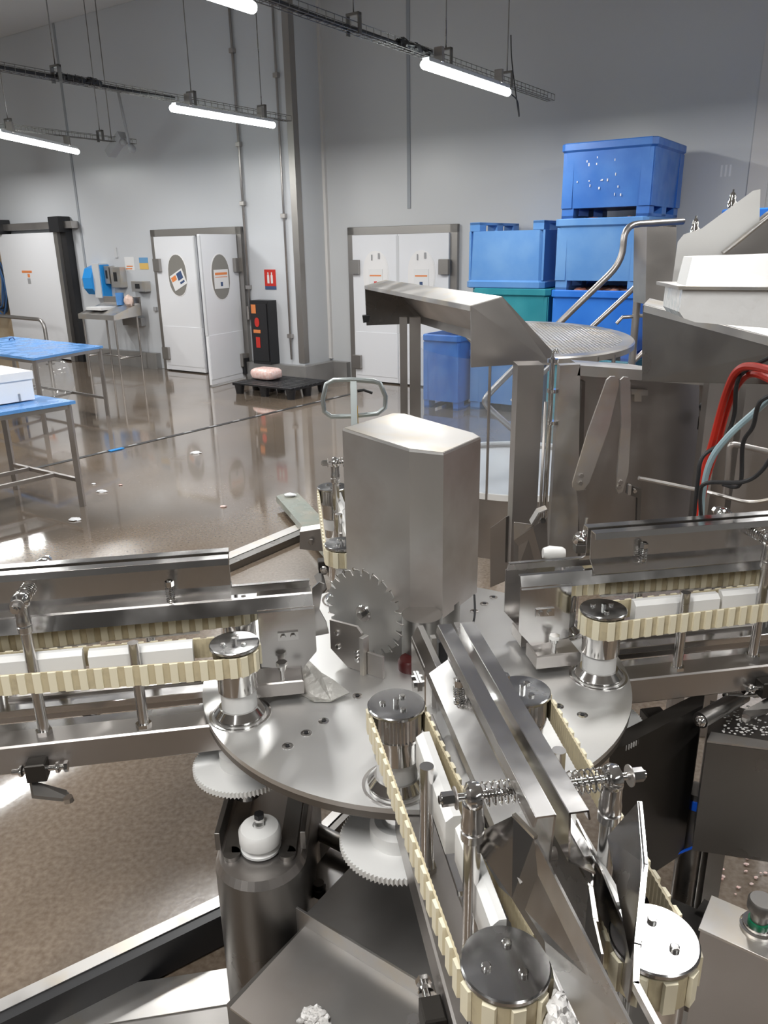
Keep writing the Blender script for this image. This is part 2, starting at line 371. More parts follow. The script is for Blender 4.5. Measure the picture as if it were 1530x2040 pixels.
# notices on the first door: tilted on the left leaf, straight on the right one
lf, fr, L = fr1[0]
f2 = fr @ Matrix.Translation((L * 0.52 + 0.02, -0.030, 1.50)) @ Matrix.Rotation(R(-24), 4, 'Y') @ Matrix.Scale(0.85, 4)
n = MB(f2).bb(-0.19, 0.19, -0.004, 0, -0.15, 0.15).build('notice', PAPER, lf)
MB(f2).bb(-0.17, -0.03, -0.006, -0.004, 0.02, 0.11).build('notice_print', ORANGE, lf)
MB(f2).bb(0.0, 0.15, -0.006, -0.004, -0.02, 0.12).bb(0.02, 0.15, -0.006, -0.004, -0.10, -0.06).build('notice_print', NAVY, lf)
lf, fr, L = fr1[1]
f2 = fr @ Matrix.Translation((L * 0.52, -0.030, 1.54)) @ Matrix.Scale(0.85, 4)
MB(f2).bb(-0.20, 0.20, -0.004, 0, -0.16, 0.16).build('notice', PAPER, lf)
MB(f2).bb(-0.17, 0.17, -0.006, -0.004, 0.07, 0.11).bb(-0.17, 0.17, -0.006, -0.004, 0.03, 0.04).build('notice_print', ORANGE, lf)
MB(f2).bb(-0.03, 0.03, -0.006, -0.004, -0.12, -0.05).build('notice_print', NAVY, lf)
fr2 = []
for rt, lf, fr, L in swing_door('door_2', -7.26, -5.42, -6.36, V2, 2.23, 0.0, FROST, 0): fr2.append((lf, fr, L))
for (lf, fr, L), c in zip(fr2, (RED, NAVY)):
    f2 = fr @ Matrix.Translation((L * 0.52, -0.030, 1.55))
    MB(f2).bb(-0.12, 0.12, -0.004, 0, -0.22, 0.10).build('notice', PAPER, lf)
    MB(f2).bb(-0.10, 0.10, -0.006, -0.004, 0.0, 0.02).build('notice_print', ORANGE, lf)
    MB(f2).bb(-0.025, 0.025, -0.006, -0.004, -0.14, -0.07).build('notice_print', c, lf)
    MB(f2).bb(-0.07, -0.05, -0.006, -0.004, 0.22, 0.30).bb(0.05, 0.08, -0.006, -0.004, 0.24, 0.32).build('scratch', GREY, lf)

# ---- sliding cold room door on the left
rt = struct('door_3', rp(-14, V1, 0))
MB(ROOM).bb(-15.05, -13.25, V1 - 0.20, V1 - 0.09, 0.03, 2.30).build('door_leaf', DOORM, rt)
MB(ROOM).bb(-15.6, -12.75, V1 - 0.16, V1 - 0.02, 2.36, 2.48).build('track', STEEL, rt)
MB(ROOM).bb(-13.25, -13.14, V1 - 0.21, V1, 0, 2.40).build('post', FRAME, rt)
MB(ROOM).bb(-13.14, -12.98, V1 - 0.14, V1, 0, 2.44).build('seal', BLACK, rt)
for u in (-15.0, -13.1): MB(ROOM).bb(u - 0.16, u + 0.13, V1 - 0.27, V1 - 0.02, 2.30, 2.56).build('roller_box', BLACK, rt)
MB(ROOM).bb(-14.42, -14.10, V1 - 0.204, V1 - 0.2, 1.60, 1.64).bb(-14.25, -14.18, V1 - 0.204, V1 - 0.2, 1.52, 1.58).build('notice_print', ORANGE, rt)
MB(ROOM).bb(-14.27, -14.18, V1 - 0.204, V1 - 0.2, 1.40, 1.50).build('notice_print', GREY, rt)
MB(ROOM).bb(-17.9, -15.06, V1 - 0.012, V1, 0.1, 2.34).build('wall_lining', TAN, None, 'structure')
# guard rail in front of the sliding door
t = thing('guard_rail', rp(-14.3, 8.55, 0), 'low bent tube guard rail in front of the sliding door', 'guard rail')
pth = [rp(-17.0, 8.55, 0.86), rp(-13.5, 8.55, 0.80)] + [rp(-13.5 + 0.16 * math.sin(a), 8.55, 0.64 + 0.16 * math.cos(a)) for a in (R(30), R(60), R(90))] + [rp(-13.34, 8.55, 0.0)]
MB().tube(pth, 0.035, 12).build('rail', STEEL, t)
MB(ROOM).cyl((-13.34, 8.55, 0), (-13.34, 8.55, 0.012), 0.08).build('floor_flange', STEEL, t)

# ---- hose bundle hanging on the stained wall
t = thing('hose_bundle', rp(-15.45, V1 - 0.1, 0.9), 'coiled dark blue and black hoses hanging on the tan wall', 'hose')
for j, (m_, c) in enumerate(((BLUEH, 3), (RUBBER, 2), (BLUEH, 2))):
    b = MB(ROOM)
    for k in range(c):
        cu = -15.42 + random.uniform(-0.08, 0.08); r1 = random.uniform(0.18, 0.27); r2 = random.uniform(0.42, 0.58); vv = V1 - 0.07 - 0.035 * k - 0.02 * j
        b.tube([(cu + r1 * math.cos(a) * (1 + 0.2 * math.sin(3 * a + j)), vv, 1.35 + r2 * math.sin(a)) for a in [2 * math.pi * i / 26 for i in range(26)]], 0.017, 8, closed=True)
    b.build('coil', m_, t)
MB(ROOM).tube([(-15.45, V1, 1.98), (-15.45, V1 - 0.2, 1.98), (-15.45, V1 - 0.2, 2.06)], 0.015).build('hook', STEEL, t)

# ---- wall fittings
def wallbox(name, u0, u1, z0, z1, dep, m, lab, cat, v=V1):
    return tag(MB(ROOM).bb(u0, u1, v - dep, v, z0, z1).build(name, m), lab, cat)
t = thing('soap_dispenser', rp(-12.35, V1, 1.2), 'bright blue and white soap dispenser left of the steel ones', 'dispenser')
b = MB(ROOM); b.prism([(-12.52, V1 - d, z) for d, z in ((0, 1.22), (0.16, 1.24), (0.24, 1.34), (0.25, 1.52), (0.18, 1.68), (0.0, 1.74))], (0.24, 0, 0)); b.build('body', SKY, t)
MB(ROOM).bb(-12.28, -12.10, V1 - 0.2, V1, 1.18, 1.76).build('cover', LGREY, t)
MB(ROOM).bb(-12.10, -12.07, V1 - 0.18, V1, 1.17, 1.74).build('side_strip', SKY, t)
for (u0, u1, z0, z1, lab) in ((-12.05, -11.92, 1.42, 1.72, 'narrow steel dispenser beside the blue soap dispenser'), (-11.88, -11.62, 1.36, 1.70, 'square steel towel dispenser above the writing stand'), (-11.36, -11.02, 1.30, 1.47, 'flat steel glove dispenser right of the towel dispenser')):
    t = thing('steel_dispenser', rp((u0 + u1) / 2, V1, z0), lab, 'dispenser')
    MB(ROOM).bb(u0, u1, V1 - 0.13, V1, z0, z1).build('case', STEELL, t)
    MB(ROOM).bb(u0 + 0.3 * (u1 - u0), u0 + 0.62 * (u1 - u0), V1 - 0.135, V1 - 0.128, z0 + 0.3 * (z1 - z0), z0 + 0.75 * (z1 - z0)).build('opening', BLACK, t)
t = thing('socket_box', rp(-12.68, V1, 1.38), 'small grey socket box under the thin grey conduit', 'socket')
MB(ROOM).bb(-12.80, -12.60, V1 - 0.07, V1, 1.36, 1.50).build('box', GREY, t)
MB(ROOM).cyl((-12.58, V1 - 0.03, 1.43), (-12.45, V1 - 0.03, 1.43), 0.02).build('plug', GREY, t)
t = thing('posted_notice', rp(-11.5, V1, 1.66), 'white notice with faint orange print above the steel dispensers', 'notice')
MB(ROOM).bb(-11.62, -11.38, V1 - 0.006, V1, 1.64, 1.86).build('sheet', PAPER, t)
MB(ROOM).bb(-11.58, -11.42, V1 - 0.008, V1 - 0.006, 1.70, 1.72).bb(-11.60, -11.44, V1 - 0.008, V1 - 0.006, 1.66, 1.68).build('print', ORANGE, t)
t = thing('posted_notice', rp(-11.12, V1, 1.66), 'small blue and yellow striped notice nearest the swing doors', 'notice')
MB(ROOM).bb(-11.24, -11.02, V1 - 0.006, V1, 1.76, 1.85).build('blue_band', mat('blue print', (0.15, 0.35, 0.6), 0.5), t)
MB(ROOM).bb(-11.24, -11.02, V1 - 0.006, V1, 1.66, 1.76).build('yellow_band', mat('ochre print', (0.75, 0.5, 0.15), 0.5), t)
tag(MB(ROOM).bb(-11.85, -11.79, V1 - 0.02, V1, 1.85, 2.02).build('wall_switch', LGREY), 'slim pale switch high above the steel dispensers', 'switch')

# writing stand with pot
t = thing('writing_stand', rp(-11.55, 8.65, 0), 'sloping steel writing stand on four thin legs by the wall', 'stand')
b = MB(ROOM); b.prism([(-12.0, 8.35, 0.96), (-12.0, 8.90, 1.12), (-12.0, 8.90, 0.92), (-12.0, 8.35, 0.88)], (0.95, 0, 0)); b.build('desk_top', STEELL, t)
MB(ROOM).bb(-12.0, -11.05, 8.90, 8.93, 0.92, 1.22).build('back_lip', STEEL, t)
for u in (-11.94, -11.11):
    for v in (8.40, 8.86): MB(ROOM).cyl((u, v, 0), (u, v, 0.93), 0.017, seg=10).build('leg', STEEL, t)
MB(ROOM).cyl((-11.94, 8.40, 0.25), (-11.94, 8.86, 0.25), 0.012, seg=8).cyl((-11.11, 8.40, 0.25), (-11.11, 8.86, 0.25), 0.012, seg=8).cyl((-11.94, 8.63, 0.25), (-11.11, 8.63, 0.25), 0.012, seg=8).build('stretcher', STEEL, t)
tag(MB(ROOM).bb(-11.85, -11.45, 8.42, 8.72, 1.02, 1.07).build('paper_stack', PAPER), 'white sheets lying on the sloping writing stand', 'paper')
tag(MB(ROOM).lathe([(0.065, 0), (0.065, 0.0), (0.07, 0.2), (0.058, 0.2), (0.055, 0.02)], (-11.42, 8.80, 1.09)).build('blue_cup', TABLEB), 'blue cup on the writing stand', 'cup')
tag(MB(ROOM).ball((-11.17, 8.78, 1.16), 0.085, (1.2, 0.8, 1.2), jit=0.15).build('crumpled_wipes', mat('pale pink cloth', (0.72, 0.55, 0.48), 0.6)), 'crumpled pinkish wipes beside the blue cup', 'wipes')
wallbox('wall_bracket', -11.75, -11.25, 0.72, 0.86, 0.1, GREY, 'grey bracket on the wall under the writing stand', 'bracket')

# fire sign, extinguisher case
t = thing('fire_sign', rp(-8.28, V1, 1.38), 'small red extinguisher sign on the white wall', 'sign')
MB(ROOM).bb(-8.40, -8.18, V1 - 0.008, V1, 1.42, 1.66).build('plate', RED, t)
MB(ROOM).bb(-8.345, -8.305, V1 - 0.01, V1 - 0.008, 1.46, 1.58).bb(-8.275, -8.235, V1 - 0.01, V1 - 0.008, 1.46, 1.58).bb(-8.335, -8.315, V1 - 0.01, V1 - 0.008, 1.58, 1.62).bb(-8.265, -8.245, V1 - 0.01, V1 - 0.008, 1.58, 1.62).build('pictogram', PAPER, t)
MB(ROOM).bb(-8.40, -8.18, V1 - 0.008, V1, 1.37, 1.42).build('lower_strip', NAVY, t)
t = thing('extinguisher_case', rp(-8.42, V1 - 0.15, 0.3), 'tall black extinguisher case with red labels on the kerb', 'extinguisher case')
MB(ROOM).bb(-8.56, -8.20, V1 - 0.20, V1, 0.27, 1.22).build('case', BLACK, t)
MB(ROOM).bb(-8.54, -8.22, V1 - 0.215, V1 - 0.198, 0.32, 1.18).build('lid', BLACK, t)
MB(ROOM).bb(-8.52, -8.43, V1 - 0.222, V1 - 0.214, 1.03, 1.16).build('label', ORANGE, t); MB(ROOM).bb(-8.50, -8.36, V1 - 0.222, V1 - 0.214, 0.74, 0.79).build('label', ORANGE, t)
oval(MB(ROOM), -8.42, 0.90, 0.045, 0.07, V1 - 0.222, 0.01).build('window', RED, t); MB(ROOM).bb(-8.46, -8.38, V1 - 0.222, V1 - 0.214, 0.52, 0.68).build('window', RED, t)

# conduits on wall_left
def conduit(name, u, v, z0, z1, r, lab, kinks=()):
    t = thing(name, rp(u, v, z0), lab, 'conduit')
    MB(ROOM).cyl((u, v - 0.03, z0), (u, v - 0.03, z1), r, seg=8).build('pipe', STEEL, t)
    for z in kinks: MB(ROOM).bb(u - 0.04, u + 0.04, v - 0.06, v, z - 0.03, z + 0.03).build('clip', STEEL, t)
conduit('wall_conduit', -8.72, V1, 1.0, CZ, 0.018, 'thin steel conduit on the wall just right of the first doors', (1.4, 2.6, 3.4, 4.6))
conduit('wall_conduit', -7.93, V1, 0.35, CZ, 0.016, 'thin steel conduit beside the corner trim', (0.7, 2.4, 4.2))
t = thing('door_valve', rp(-8.72, V1, 1.0), 'small steel valve at the end of the door conduit', 'valve')
MB(ROOM).cyl((-8.72, V1 - 0.07, 0.92), (-8.72, V1 - 0.07, 1.12), 0.03, seg=10).build('body', STEEL, t)
MB(ROOM).cyl((-8.72, V1 - 0.07, 1.0), (-8.72, V1 - 0.0, 1.0), 0.015, seg=8).build('stub', STEEL, t)
wallbox('door_button', -10.97, -10.90, 0.98, 1.05, 0.04, GREY, 'tiny grey button left of the first swing doors', 'button')
t = thing('pipe_stub', rp(-8.86, V1 - 0.1, 0.1), 'black capped stub beside the kerb at the first doors', 'pipe stub')
MB(ROOM).bb(-8.87, -8.79, V1 - 0.16, V1 - 0.02, 0.08, 0.33).build('bracket', BLACK, t)

# drain channel in the floor
g0, g1 = PZ(190, 905, 0), PZ(700, 785, 0); d = (g1 - g0).normalized(); q = Vector((-d.y, d.x, 0))
t = thing('floor_drain', g0, 'long dark drain slot running across the wet floor', 'drain')
MB().prism([g0 - d * 3 - q * 0.03 + Vector((0, 0, 0.001)), g1 - q * 0.03 + Vector((0, 0, 0.001)), g1 + q * 0.03 + Vector((0, 0, 0.001)), g0 - d * 3 + q * 0.03 + Vector((0, 0, 0.001))], (0, 0, 0.003)).build('slot', mat('drain dark', (0.03, 0.03, 0.03), 0.4), t)
for k in range(11):
    c = g0 + (g1 - g0) * (0.02 + 0.09 * k); MB().box((c.x, c.y, 0.006), (0.10, 0.03, 0.004), math.atan2(d.y, d.x)).build('bar', GREY, t)
c = PZ(232, 897, 0); MB().box((c.x, c.y, 0.008), (0.16, 0.05, 0.01), math.atan2(d.y, d.x)).build('blue_insert', SKY, t)

# ---- hanging fixtures
def wires(t, pts, top=CZ):
    for p in pts: MB(ROOM).cyl(p, (p[0], p[1], top), 0.007, seg=6).build('hanger', DSTEEL, t)
def lamp(u, v0, v1, z, lab, cap_h=True, u1=None, watt=1.0, wires_at=None):
    u1 = u if u1 is None else u1
    a, c = Vector((u, v0, z)), Vector((u1, v1, z)); mid = (a + c) / 2; L = (c - a).length
    t = thing('tube_light', ROOM @ mid, lab, 'ceiling light', 'sealed tube lights over the hall')
    MB(ROOM).cyl(a, c, 0.037, seg=16).ball(a, 0.037).ball(c, 0.037).build('diffuser', TUBE, t)
    fr = ROOM @ Matrix.Translation(mid) @ Matrix.Rotation(math.atan2(c.y - a.y, c.x - a.x), 4, 'Z')
    MB(fr).bb(-L / 2 + 0.02, L / 2 - 0.02, -0.035, 0.035, 0.028, 0.062).build('housing', LGREY, t)
    for sx in (-0.36, 0.36): MB(fr).bb(L * sx - 0.02, L * sx + 0.02, -0.05, 0.03, 0.05, 0.17).build('clip', STEEL, t)
    ld = bpy.data.lights.new('tube_glow', 'AREA'); ld.shape = 'RECTANGLE'; ld.size = L; ld.size_y = 0.07; ld.energy = LAMP_W * watt * L / 1.55
    ld.color = (1.0, 0.985, 0.965)
    lo = bpy.data.objects.new('tube_glow', ld); COL.objects.link(lo); lo.parent = t
    lm = WM[t].inverted() @ fr @ Matrix.Translation((0, 0, -0.045)); lo.matrix_local = lm
    return t
LZ = 3.40
lamp(-3.87, 6.35, 7.95, LZ, 'lit tube light above the blue tubs, under the tray with the free end')
lamp(-3.87, 2.75, 4.25, LZ, 'lit tube light cut by the top edge of the photo')
lamp(-7.10, 6.45, 8.05, LZ, 'lit tube light in front of the corner trim and first doors')
lamp(-9.55, 5.9, 7.55, 3.30, 'lit tube light over the sliding door by the camera bracket', u1=-10.35)
lamp(-7.10, 2.75, 4.25, LZ, 'tube light of the middle row, out of the photo to the left')
for u, v in ((-10.4, 3.3), (-13.6, 7.2), (-13.6, 3.3), (-0.7, 7.2), (-0.7, 3.5), (-0.7, -0.2), (-0.7, -3.9), (-3.87, -0.2), (-7.1, -0.2), (2.5, 3.5), (2.5, -0.2), (-10.4, -0.2)):  # unseen row lamps added; the rearmost brightens faces towards the camera
    lamp(u, v - 0.78, v + 0.78, LZ, 'tube light added over the hall, out of view')
def tray(u, v0, v1, z, lab, wv):
    t = thing('wire_cable_tray', rp(u, (v0 + v1) / 2, z), lab, 'cable tray', 'wire cable trays hanging over the hall')
    b = MB(ROOM); w_ = 0.09; h_ = 0.06
    for x, zz in ((-w_ / 2, 0), (0, 0), (w_ / 2, 0), (-w_ / 2, h_), (w_ / 2, h_)): b.cyl((u + x, v0, z + zz), (u + x, v1, z + zz), 0.0035, seg=5)
    n = int((v1 - v0) / 0.10)
    for k in range(n + 1):
        v = v0 + (v1 - v0) * k / n; b.tube([(u - w_ / 2, v, z + h_), (u - w_ / 2, v, z), (u + w_ / 2, v, z), (u + w_ / 2, v, z + h_)], 0.003, 4)
    b.build('wire_mesh', DSTEEL, t)
    for v in wv:
        MB(ROOM).cyl((u, v, z + 0.13), (u, v, CZ), 0.006, seg=6).build('hanger_wire', DSTEEL, t)
        MB(ROOM).bb(u - 0.06, u + 0.06, v - 0.02, v + 0.02, z + 0.11, z + 0.13).bb(u - 0.06, u - 0.05, v - 0.02, v + 0.02, z - 0.02, z + 0.13).bb(u + 0.05, u + 0.06, v - 0.02, v + 0.02, z - 0.02, z + 0.13).build('bracket', DSTEEL, t)
    return t
ta = tray(-3.98, 0.5, 9.3, 3.50, 'wire cable tray ending free above the blue tubs', (5.5, 6.9, 8.15))
tb = tray(-7.22, 0.5, 8.5, 3.50, 'wire cable tray crossing in front of the corner trim', (5.15, 6.85, 8.0))
tc_ = tray(-10.25, 2.0, 8.5, 3.47, 'wire cable tray ending near the camera bracket', (6.5, 7.9))
def cable(name, pts, r, m, lab, cat='cable', seg=8):
    P = [Vector(p) for p in pts]; out = []
    for i in range(len(P) - 1):
        p0 = P[max(i - 1, 0)]; p1 = P[i]; p2 = P[i + 1]; p3 = P[min(i + 2, len(P) - 1)]
        for k in range(8):
            s = k / 8; out.append(0.5 * ((2 * p1) + (p2 - p0) * s + (2 * p0 - 5 * p1 + 4 * p2 - p3) * s * s + (3 * p1 - p0 - 3 * p2 + p3) * s ** 3))
    out.append(P[-1]); b = MB().tube(out, r, seg)
    return tag(b.build(name, m), lab, cat)
for uu, v0, v1, lab in ((-3.98, 0.6, 6.4, 'black cables lying along the tray over the tubs'), (-7.22, 0.6, 6.6, 'black cables lying along the tray before the corner')):
    cable('tray_cable', [rp(uu + random.uniform(-0.02, 0.02), v0 + (v1 - v0) * k / 9, 3.525 + random.uniform(-0.01, 0.01)) for k in range(10)], 0.018, RUBBER, lab)
b = MB(ROOM)
for k in range(7): b.ball((-3.98 + random.uniform(-0.02, 0.03), 6.15 + 0.07 * k, 3.54), 0.045, (1, 1.4, 0.8), jit=0.3)
tag(b.build('cable_knot', RUBBER), 'black bunched cable coil at the start of the lit tube', 'cable')
b = MB(ROOM)
for k in range(6): b.ball((-7.22 + random.uniform(-0.02, 0.03), 5.2 + 0.08 * k, 3.54), 0.04, (1, 1.4, 0.8), jit=0.3)
tag(b.build('cable_knot', RUBBER), 'black bunched cable on the tray left of the corner', 'cable')
cable('lamp_lead', [rp(-3.87, 8.0, 3.40), rp(-3.9, 8.25, 3.36), rp(-3.95, 8.4, 3.25), rp(-3.95, 8.2, 3.70), rp(-3.95, 8.15, 3.95)], 0.006, RUBBER, 'black lead dangling off the end of the lamp above the tubs')
# camera housing on a drop rod
t = thing('camera_bracket', rp(-10.3, 8.3, 3.3), 'grey box bracket hanging from a rod near the left lamp', 'bracket')
p = inroom(PV(232, 288, 8.2))
MB(ROOM @ Matrix.Translation(p) @ Matrix.Rotation(R(-35), 4, 'Y')).bb(-0.2, 0.2, -0.07, 0.07, -0.06, 0.06).build('housing', GREY, t)
MB(ROOM).cyl((p.x + 0.30, p.y, p.z - 0.12), (p.x + 0.16, p.y, p.z + 0.75), 0.02, seg=8).build('rod', GREY, t)
MB(ROOM).ball((p.x + 0.33, p.y, p.z - 0.08), 0.06).ball((p.x + 0.16, p.y, p.z + 0.02), 0.05).build('joint', GREY, t)
MB(ROOM).cyl((p.x - 0.1, p.y, p.z), (p.x - 0.1, p.y, CZ), 0.007, seg=6).build('hanger_wire', DSTEEL, t)

# ================================================================== BLUE TUBS
TW, TD, TH_ = 1.0, 1.14, 0.735
def tub_mesh(h=TH_, s=1.0):
    b = MB(); f = 0.10
    W, D = TW * s, TD * s
    def ring(x, y, z): return [(-x, -y, z), (x, -y, z), (x, y, z), (-x, y, z)]
    def ringc(x, y, z, c=0.05): return [(-x + c, -y, z), (x - c, -y, z), (x, -y + c, z), (x, y - c, z), (x - c, y, z), (-x + c, y, z), (-x, y - c, z), (-x, -y + c, z)]
    o = [ringc(W / 2 - 0.035, D / 2 - 0.035, f), ringc(W / 2 - 0.02, D / 2 - 0.02, h - 0.09), ringc(W / 2, D / 2, h - 0.07), ringc(W / 2, D / 2, h - 0.01), ringc(W / 2 - 0.01, D / 2 - 0.01, h),
         ringc(W / 2 - 0.055, D / 2 - 0.055, h), ringc(W / 2 - 0.06, D / 2 - 0.06, f + 0.03)]
    vs = sum(o, []); fs = [tuple(range(8))[::-1], tuple(range(48, 56))]
    for k in range(6):
        for i in range(8): fs.append((k * 8 + i, k * 8 + (i + 1) % 8, k * 8 + 8 + (i + 1) % 8, k * 8 + 8 + i))
    b.add(vs, fs)
    x, y = W / 2 - 0.035, D / 2 - 0.035
    for sx in (-1, 1):
        for yy in (-1, 0, 1): b.bb(sx * x, sx * (x - 0.13), yy * (y - 0.08) - 0.08, yy * (y - 0.08) + 0.08, 0, f + 0.001)
        b.bb(sx * (x - 0.0), sx * (x - 0.13), -y, y, 0, 0.03)
    # stiffening ribs up the corners
    for sx in (-1, 1):
        b.bb(sx * (x - 0.11), sx * (x + 0.004), -y - 0.012, -y + 0.02, f, h - 0.09)
        b.bb(sx * x - 0.006, sx * x + 0.018, -y + 0.0, -y + 0.16, f, h - 0.09)
        b.bb(sx * x - 0.006, sx * x + 0.018, y - 0.16, y, f, h - 0.09)
    return b
tubs = {}
def tub(u, v, z, m, lab, inv=False, h=TH_):
    key = (m.name, h)
    o = tub_mesh(h).build('fish_tub', m)
    o.location = rp(u, v, z + (h if inv else 0)); o.rotation_euler = (math.pi if inv else 0, 0, RA)
    return tag(o, lab, 'tub', 'stacked insulated tubs')
RU, RV = -3.02, 9.02
tub(RU - 0.02, RV, 0, TEAL, 'teal tub at the bottom of the tall stack')
tub(RU, RV, 0.735, BLUEB, 'bright blue tub second from the floor in the tall stack')
tub(RU + 0.01, RV, 1.47, BLUEP, 'faded pale blue tub second from the top of the tall stack')
tt = tub(RU + 0.04, RV, 2.205, BLUE, 'blue tub with white scuffs at the very top of the tall stack')
LU, LV = -4.17, 9.17
tub(LU + 0.05, LV, 0, BLUEP, 'pale blue tub at the bottom of the lower stack')
tub(LU + 0.08, LV, 0.735, TEAL, 'teal tub in the middle of the lower stack')
tub(LU, LV, 1.47, BLUEP, 'upturned pale blue tub on top of the lower stack', inv=True)
st_ = tub(-4.90, 8.97, 0, BLUE, 'single blue tub standing behind the clear curtain', h=0.92); st_.scale = (0.53, 1, 1)
tub(-1.10, 8.0, 0.0, BLUE, 'blue tub under the one by the right wall trim')
tub(-1.10, 8.0, 0.735, BLUE, 'blue tub standing on another behind the stair panel')
t2 = tub(-1.10, 8.0, 1.47, BLUEB, 'bright blue tub behind the white slanted guide')
for (u, v, z, lab) in ((RU, RV, 1.47 + 0.60, 'salmon offcuts heaped in the second highest tub'), (RU, RV, 0.735 + 0.60, 'salmon offcuts heaped in the second lowest tub')):
    b = MB(ROOM)
    b.bb(u - 0.43, u + 0.43, v - 0.50, v + 0.50, z - 0.1, z + 0.05)
    for k in range(70): b.ball((u + random.uniform(-0.36, 0.36), v + random.uniform(-0.44, 0.44), z + random.uniform(0.05, 0.12)), 0.06, (random.uniform(0.7, 1.5), random.uniform(0.7, 1.5), 0.6), 8, 6, 0.15)
    tag(b.build('salmon_offcuts', SALMON), lab, 'fish', kind='stuff')
b = MB(ROOM)
for k in range(16):
    a_, c_ = random.uniform(-0.32, 0.2), random.uniform(0.2, 0.6)
    b.bb(RU + 0.04 + a_, RU + 0.04 + a_ + random.uniform(0.004, 0.015), RV - TD / 2 + 0.020, RV - TD / 2 + 0.024, 2.2 + c_, 2.2 + c_ + random.uniform(0.004, 0.03))
# frost scuffs are part of the top tub
sc_ = b.build('scuff_marks', FROST, tt)
sc_.matrix_parent_inverse = (Matrix.Translation(tt.location) @ tt.rotation_euler.to_matrix().to_4x4()).inverted() @ Matrix.Translation(WM[tt].translation)
b = MB(ROOM)
for k in range(3): b.bb(-2.16 + 0.045 * k, -2.14 + 0.045 * k, V2 - 0.004, V2, 2.62, 2.74)
tag(b.build('wall_mark', PAPER), 'three short white strokes on the wall right of the tall stack', 'mark')

# pallet with wrapped meat
p0 = inroom(PZ(583, 790, 0)); 
t = thing('plastic_pallet', rp(-7.45, 8.35, 0), 'black plastic pallet on stub feet by the corner kerb', 'pallet')
b = MB(ROOM)
for k in range(9): b.bb(-8.05, -6.95, 7.95 + 0.095 * k, 7.95 + 0.095 * k + 0.06, 0.135, 0.16)
for u in (-8.05, -7.55, -7.03): b.bb(u, u + 0.08, 7.95, 8.77, 0.12, 0.15)
b.build('deck', BLACK, t)
for u in (-7.98, -7.5, -7.02):
    for v in (8.02, 8.36, 8.70): MB(ROOM).lathe([(0.055, 0), (0.055, 0.0), (0.075, 0.135)], (u, v, 0), seg=12).build('foot', BLACK, t)
def sgp(x, e): return math.copysign(abs(x) ** e, x)
b = MB(ROOM); vs = []
for i in range(13):
    ph = math.pi * i / 12
    for k in range(28):
        a_ = 2 * math.pi * k / 28; q_ = 1 + random.uniform(-0.03, 0.03)
        vs.append((-7.80 + 0.22 * q_ * sgp(math.sin(ph), 0.5) * sgp(math.cos(a_), 0.5), 8.40 + 0.15 * q_ * sgp(math.sin(ph), 0.5) * sgp(math.sin(a_), 0.5), 0.245 + 0.085 * q_ * sgp(math.cos(ph), 0.6)))
b.add(vs, [(i * 28 + k, (i + 1) * 28 + k, (i + 1) * 28 + (k + 1) % 28, i * 28 + (k + 1) % 28) for i in range(12) for k in range(28)], True)
tag(b.build('wrapped_meat', PINK), 'pink wrapped meat slab lying on the black pallet', 'meat')

# ================================================================== WORK TABLES (left)
def work_table(corner_r, dirx, diry, L, Wd, h, lab):
    # corner_r: near right corner on top; dirx: along long side away, diry: along short side
    dx, dy = Vector(dirx).normalized(), Vector(diry).normalized()
    c0 = Vector((corner_r.x, corner_r.y, 0)); t = thing('work_table', c0, lab, 'table', 'blue topped work tables')
    z = Vector((0, 0, 1))
    def pt(a, b_, zz): return c0 + dx * a + dy * b_ + z * zz
    MB().prism([pt(0, 0, h - 0.025), pt(L, 0, h - 0.025), pt(L, Wd, h - 0.025), pt(0, Wd, h - 0.025)], (0, 0, 0.025)).build('table_top', TABLEB, t)
    b = MB()
    def bar(a, c, s=0.035):
        d_ = (c - a); x, y = basis(d_); x *= s / 2; y *= s / 2; b.prism([a - x - y, a + x - y, a + x + y, a - x + y], d_)
    for bb_ in (0.04, Wd - 0.04): bar(pt(0.04, bb_, h - 0.045), pt(L - 0.04, bb_, h - 0.045))
    for aa in (0.04, L - 0.04): bar(pt(aa, 0.04, h - 0.045), pt(aa, Wd - 0.04, h - 0.045))
    b.build('frame', STEEL, t)
    for aa in (0.04, L - 0.04):
        for bb_ in (0.04, Wd - 0.04):
            b = MB(); bar(pt(aa, bb_, 0), pt(aa, bb_, h - 0.03), 0.04); b.build('leg', STEEL, t)
    b = MB()
    for aa in (0.04, L - 0.04): bar(pt(aa, 0.04, 0.22), pt(aa, Wd - 0.04, 0.22), 0.03)
    bar(pt(0.04, Wd * 0.35, 0.22), pt(L - 0.04, Wd * 0.35, 0.22), 0.03); bar(pt(0.04, Wd * 0.7, 0.22), pt(L - 0.04, Wd * 0.7, 0.22), 0.03)
    b.build('stretcher', STEEL, t)
    return pt
cA = PZ(150, 798, 0.86); cA0 = PZ(0, 822, 0.86); dxA = (cA0 - cA).normalized(); 
cAb = PZ(68, 786, 0.86); dyA = Vector((-dxA.y, dxA.x, 0)); dyA = (PZ(73, 787, 0.86) - cA).normalized()
legA = PZ(25, 965, 0) - PZ(155, 1015, 0)
ptA = work_table(cA, dxA, dyA, 1.9, 1.0, 0.86, 'nearer blue topped work table with a white foam box on it')
cB = PZ(205, 689, 0.86); cB0 = PZ(66, 714, 0.86); dxB = (cB0 - cB).normalized(); dyB = (PZ(0, 668, 0.86) - cB).normalized()
work_table(cB, dxB, dyB, (cB0 - cB).length, 2.2, 0.86, 'farther blue topped work table with an empty top')
t = thing('foam_box', ptA(1.0, 0.4, 0.86), 'white polystyrene box on the nearer blue table', 'box')
fa = PZ(70, 795, 0.87); fb = PZ(0, 806, 0.87); fd = (fb - fa).normalized(); fn = Vector((-fd.y, fd.x, 0)); fn = fn if fn.y > 0 else -fn
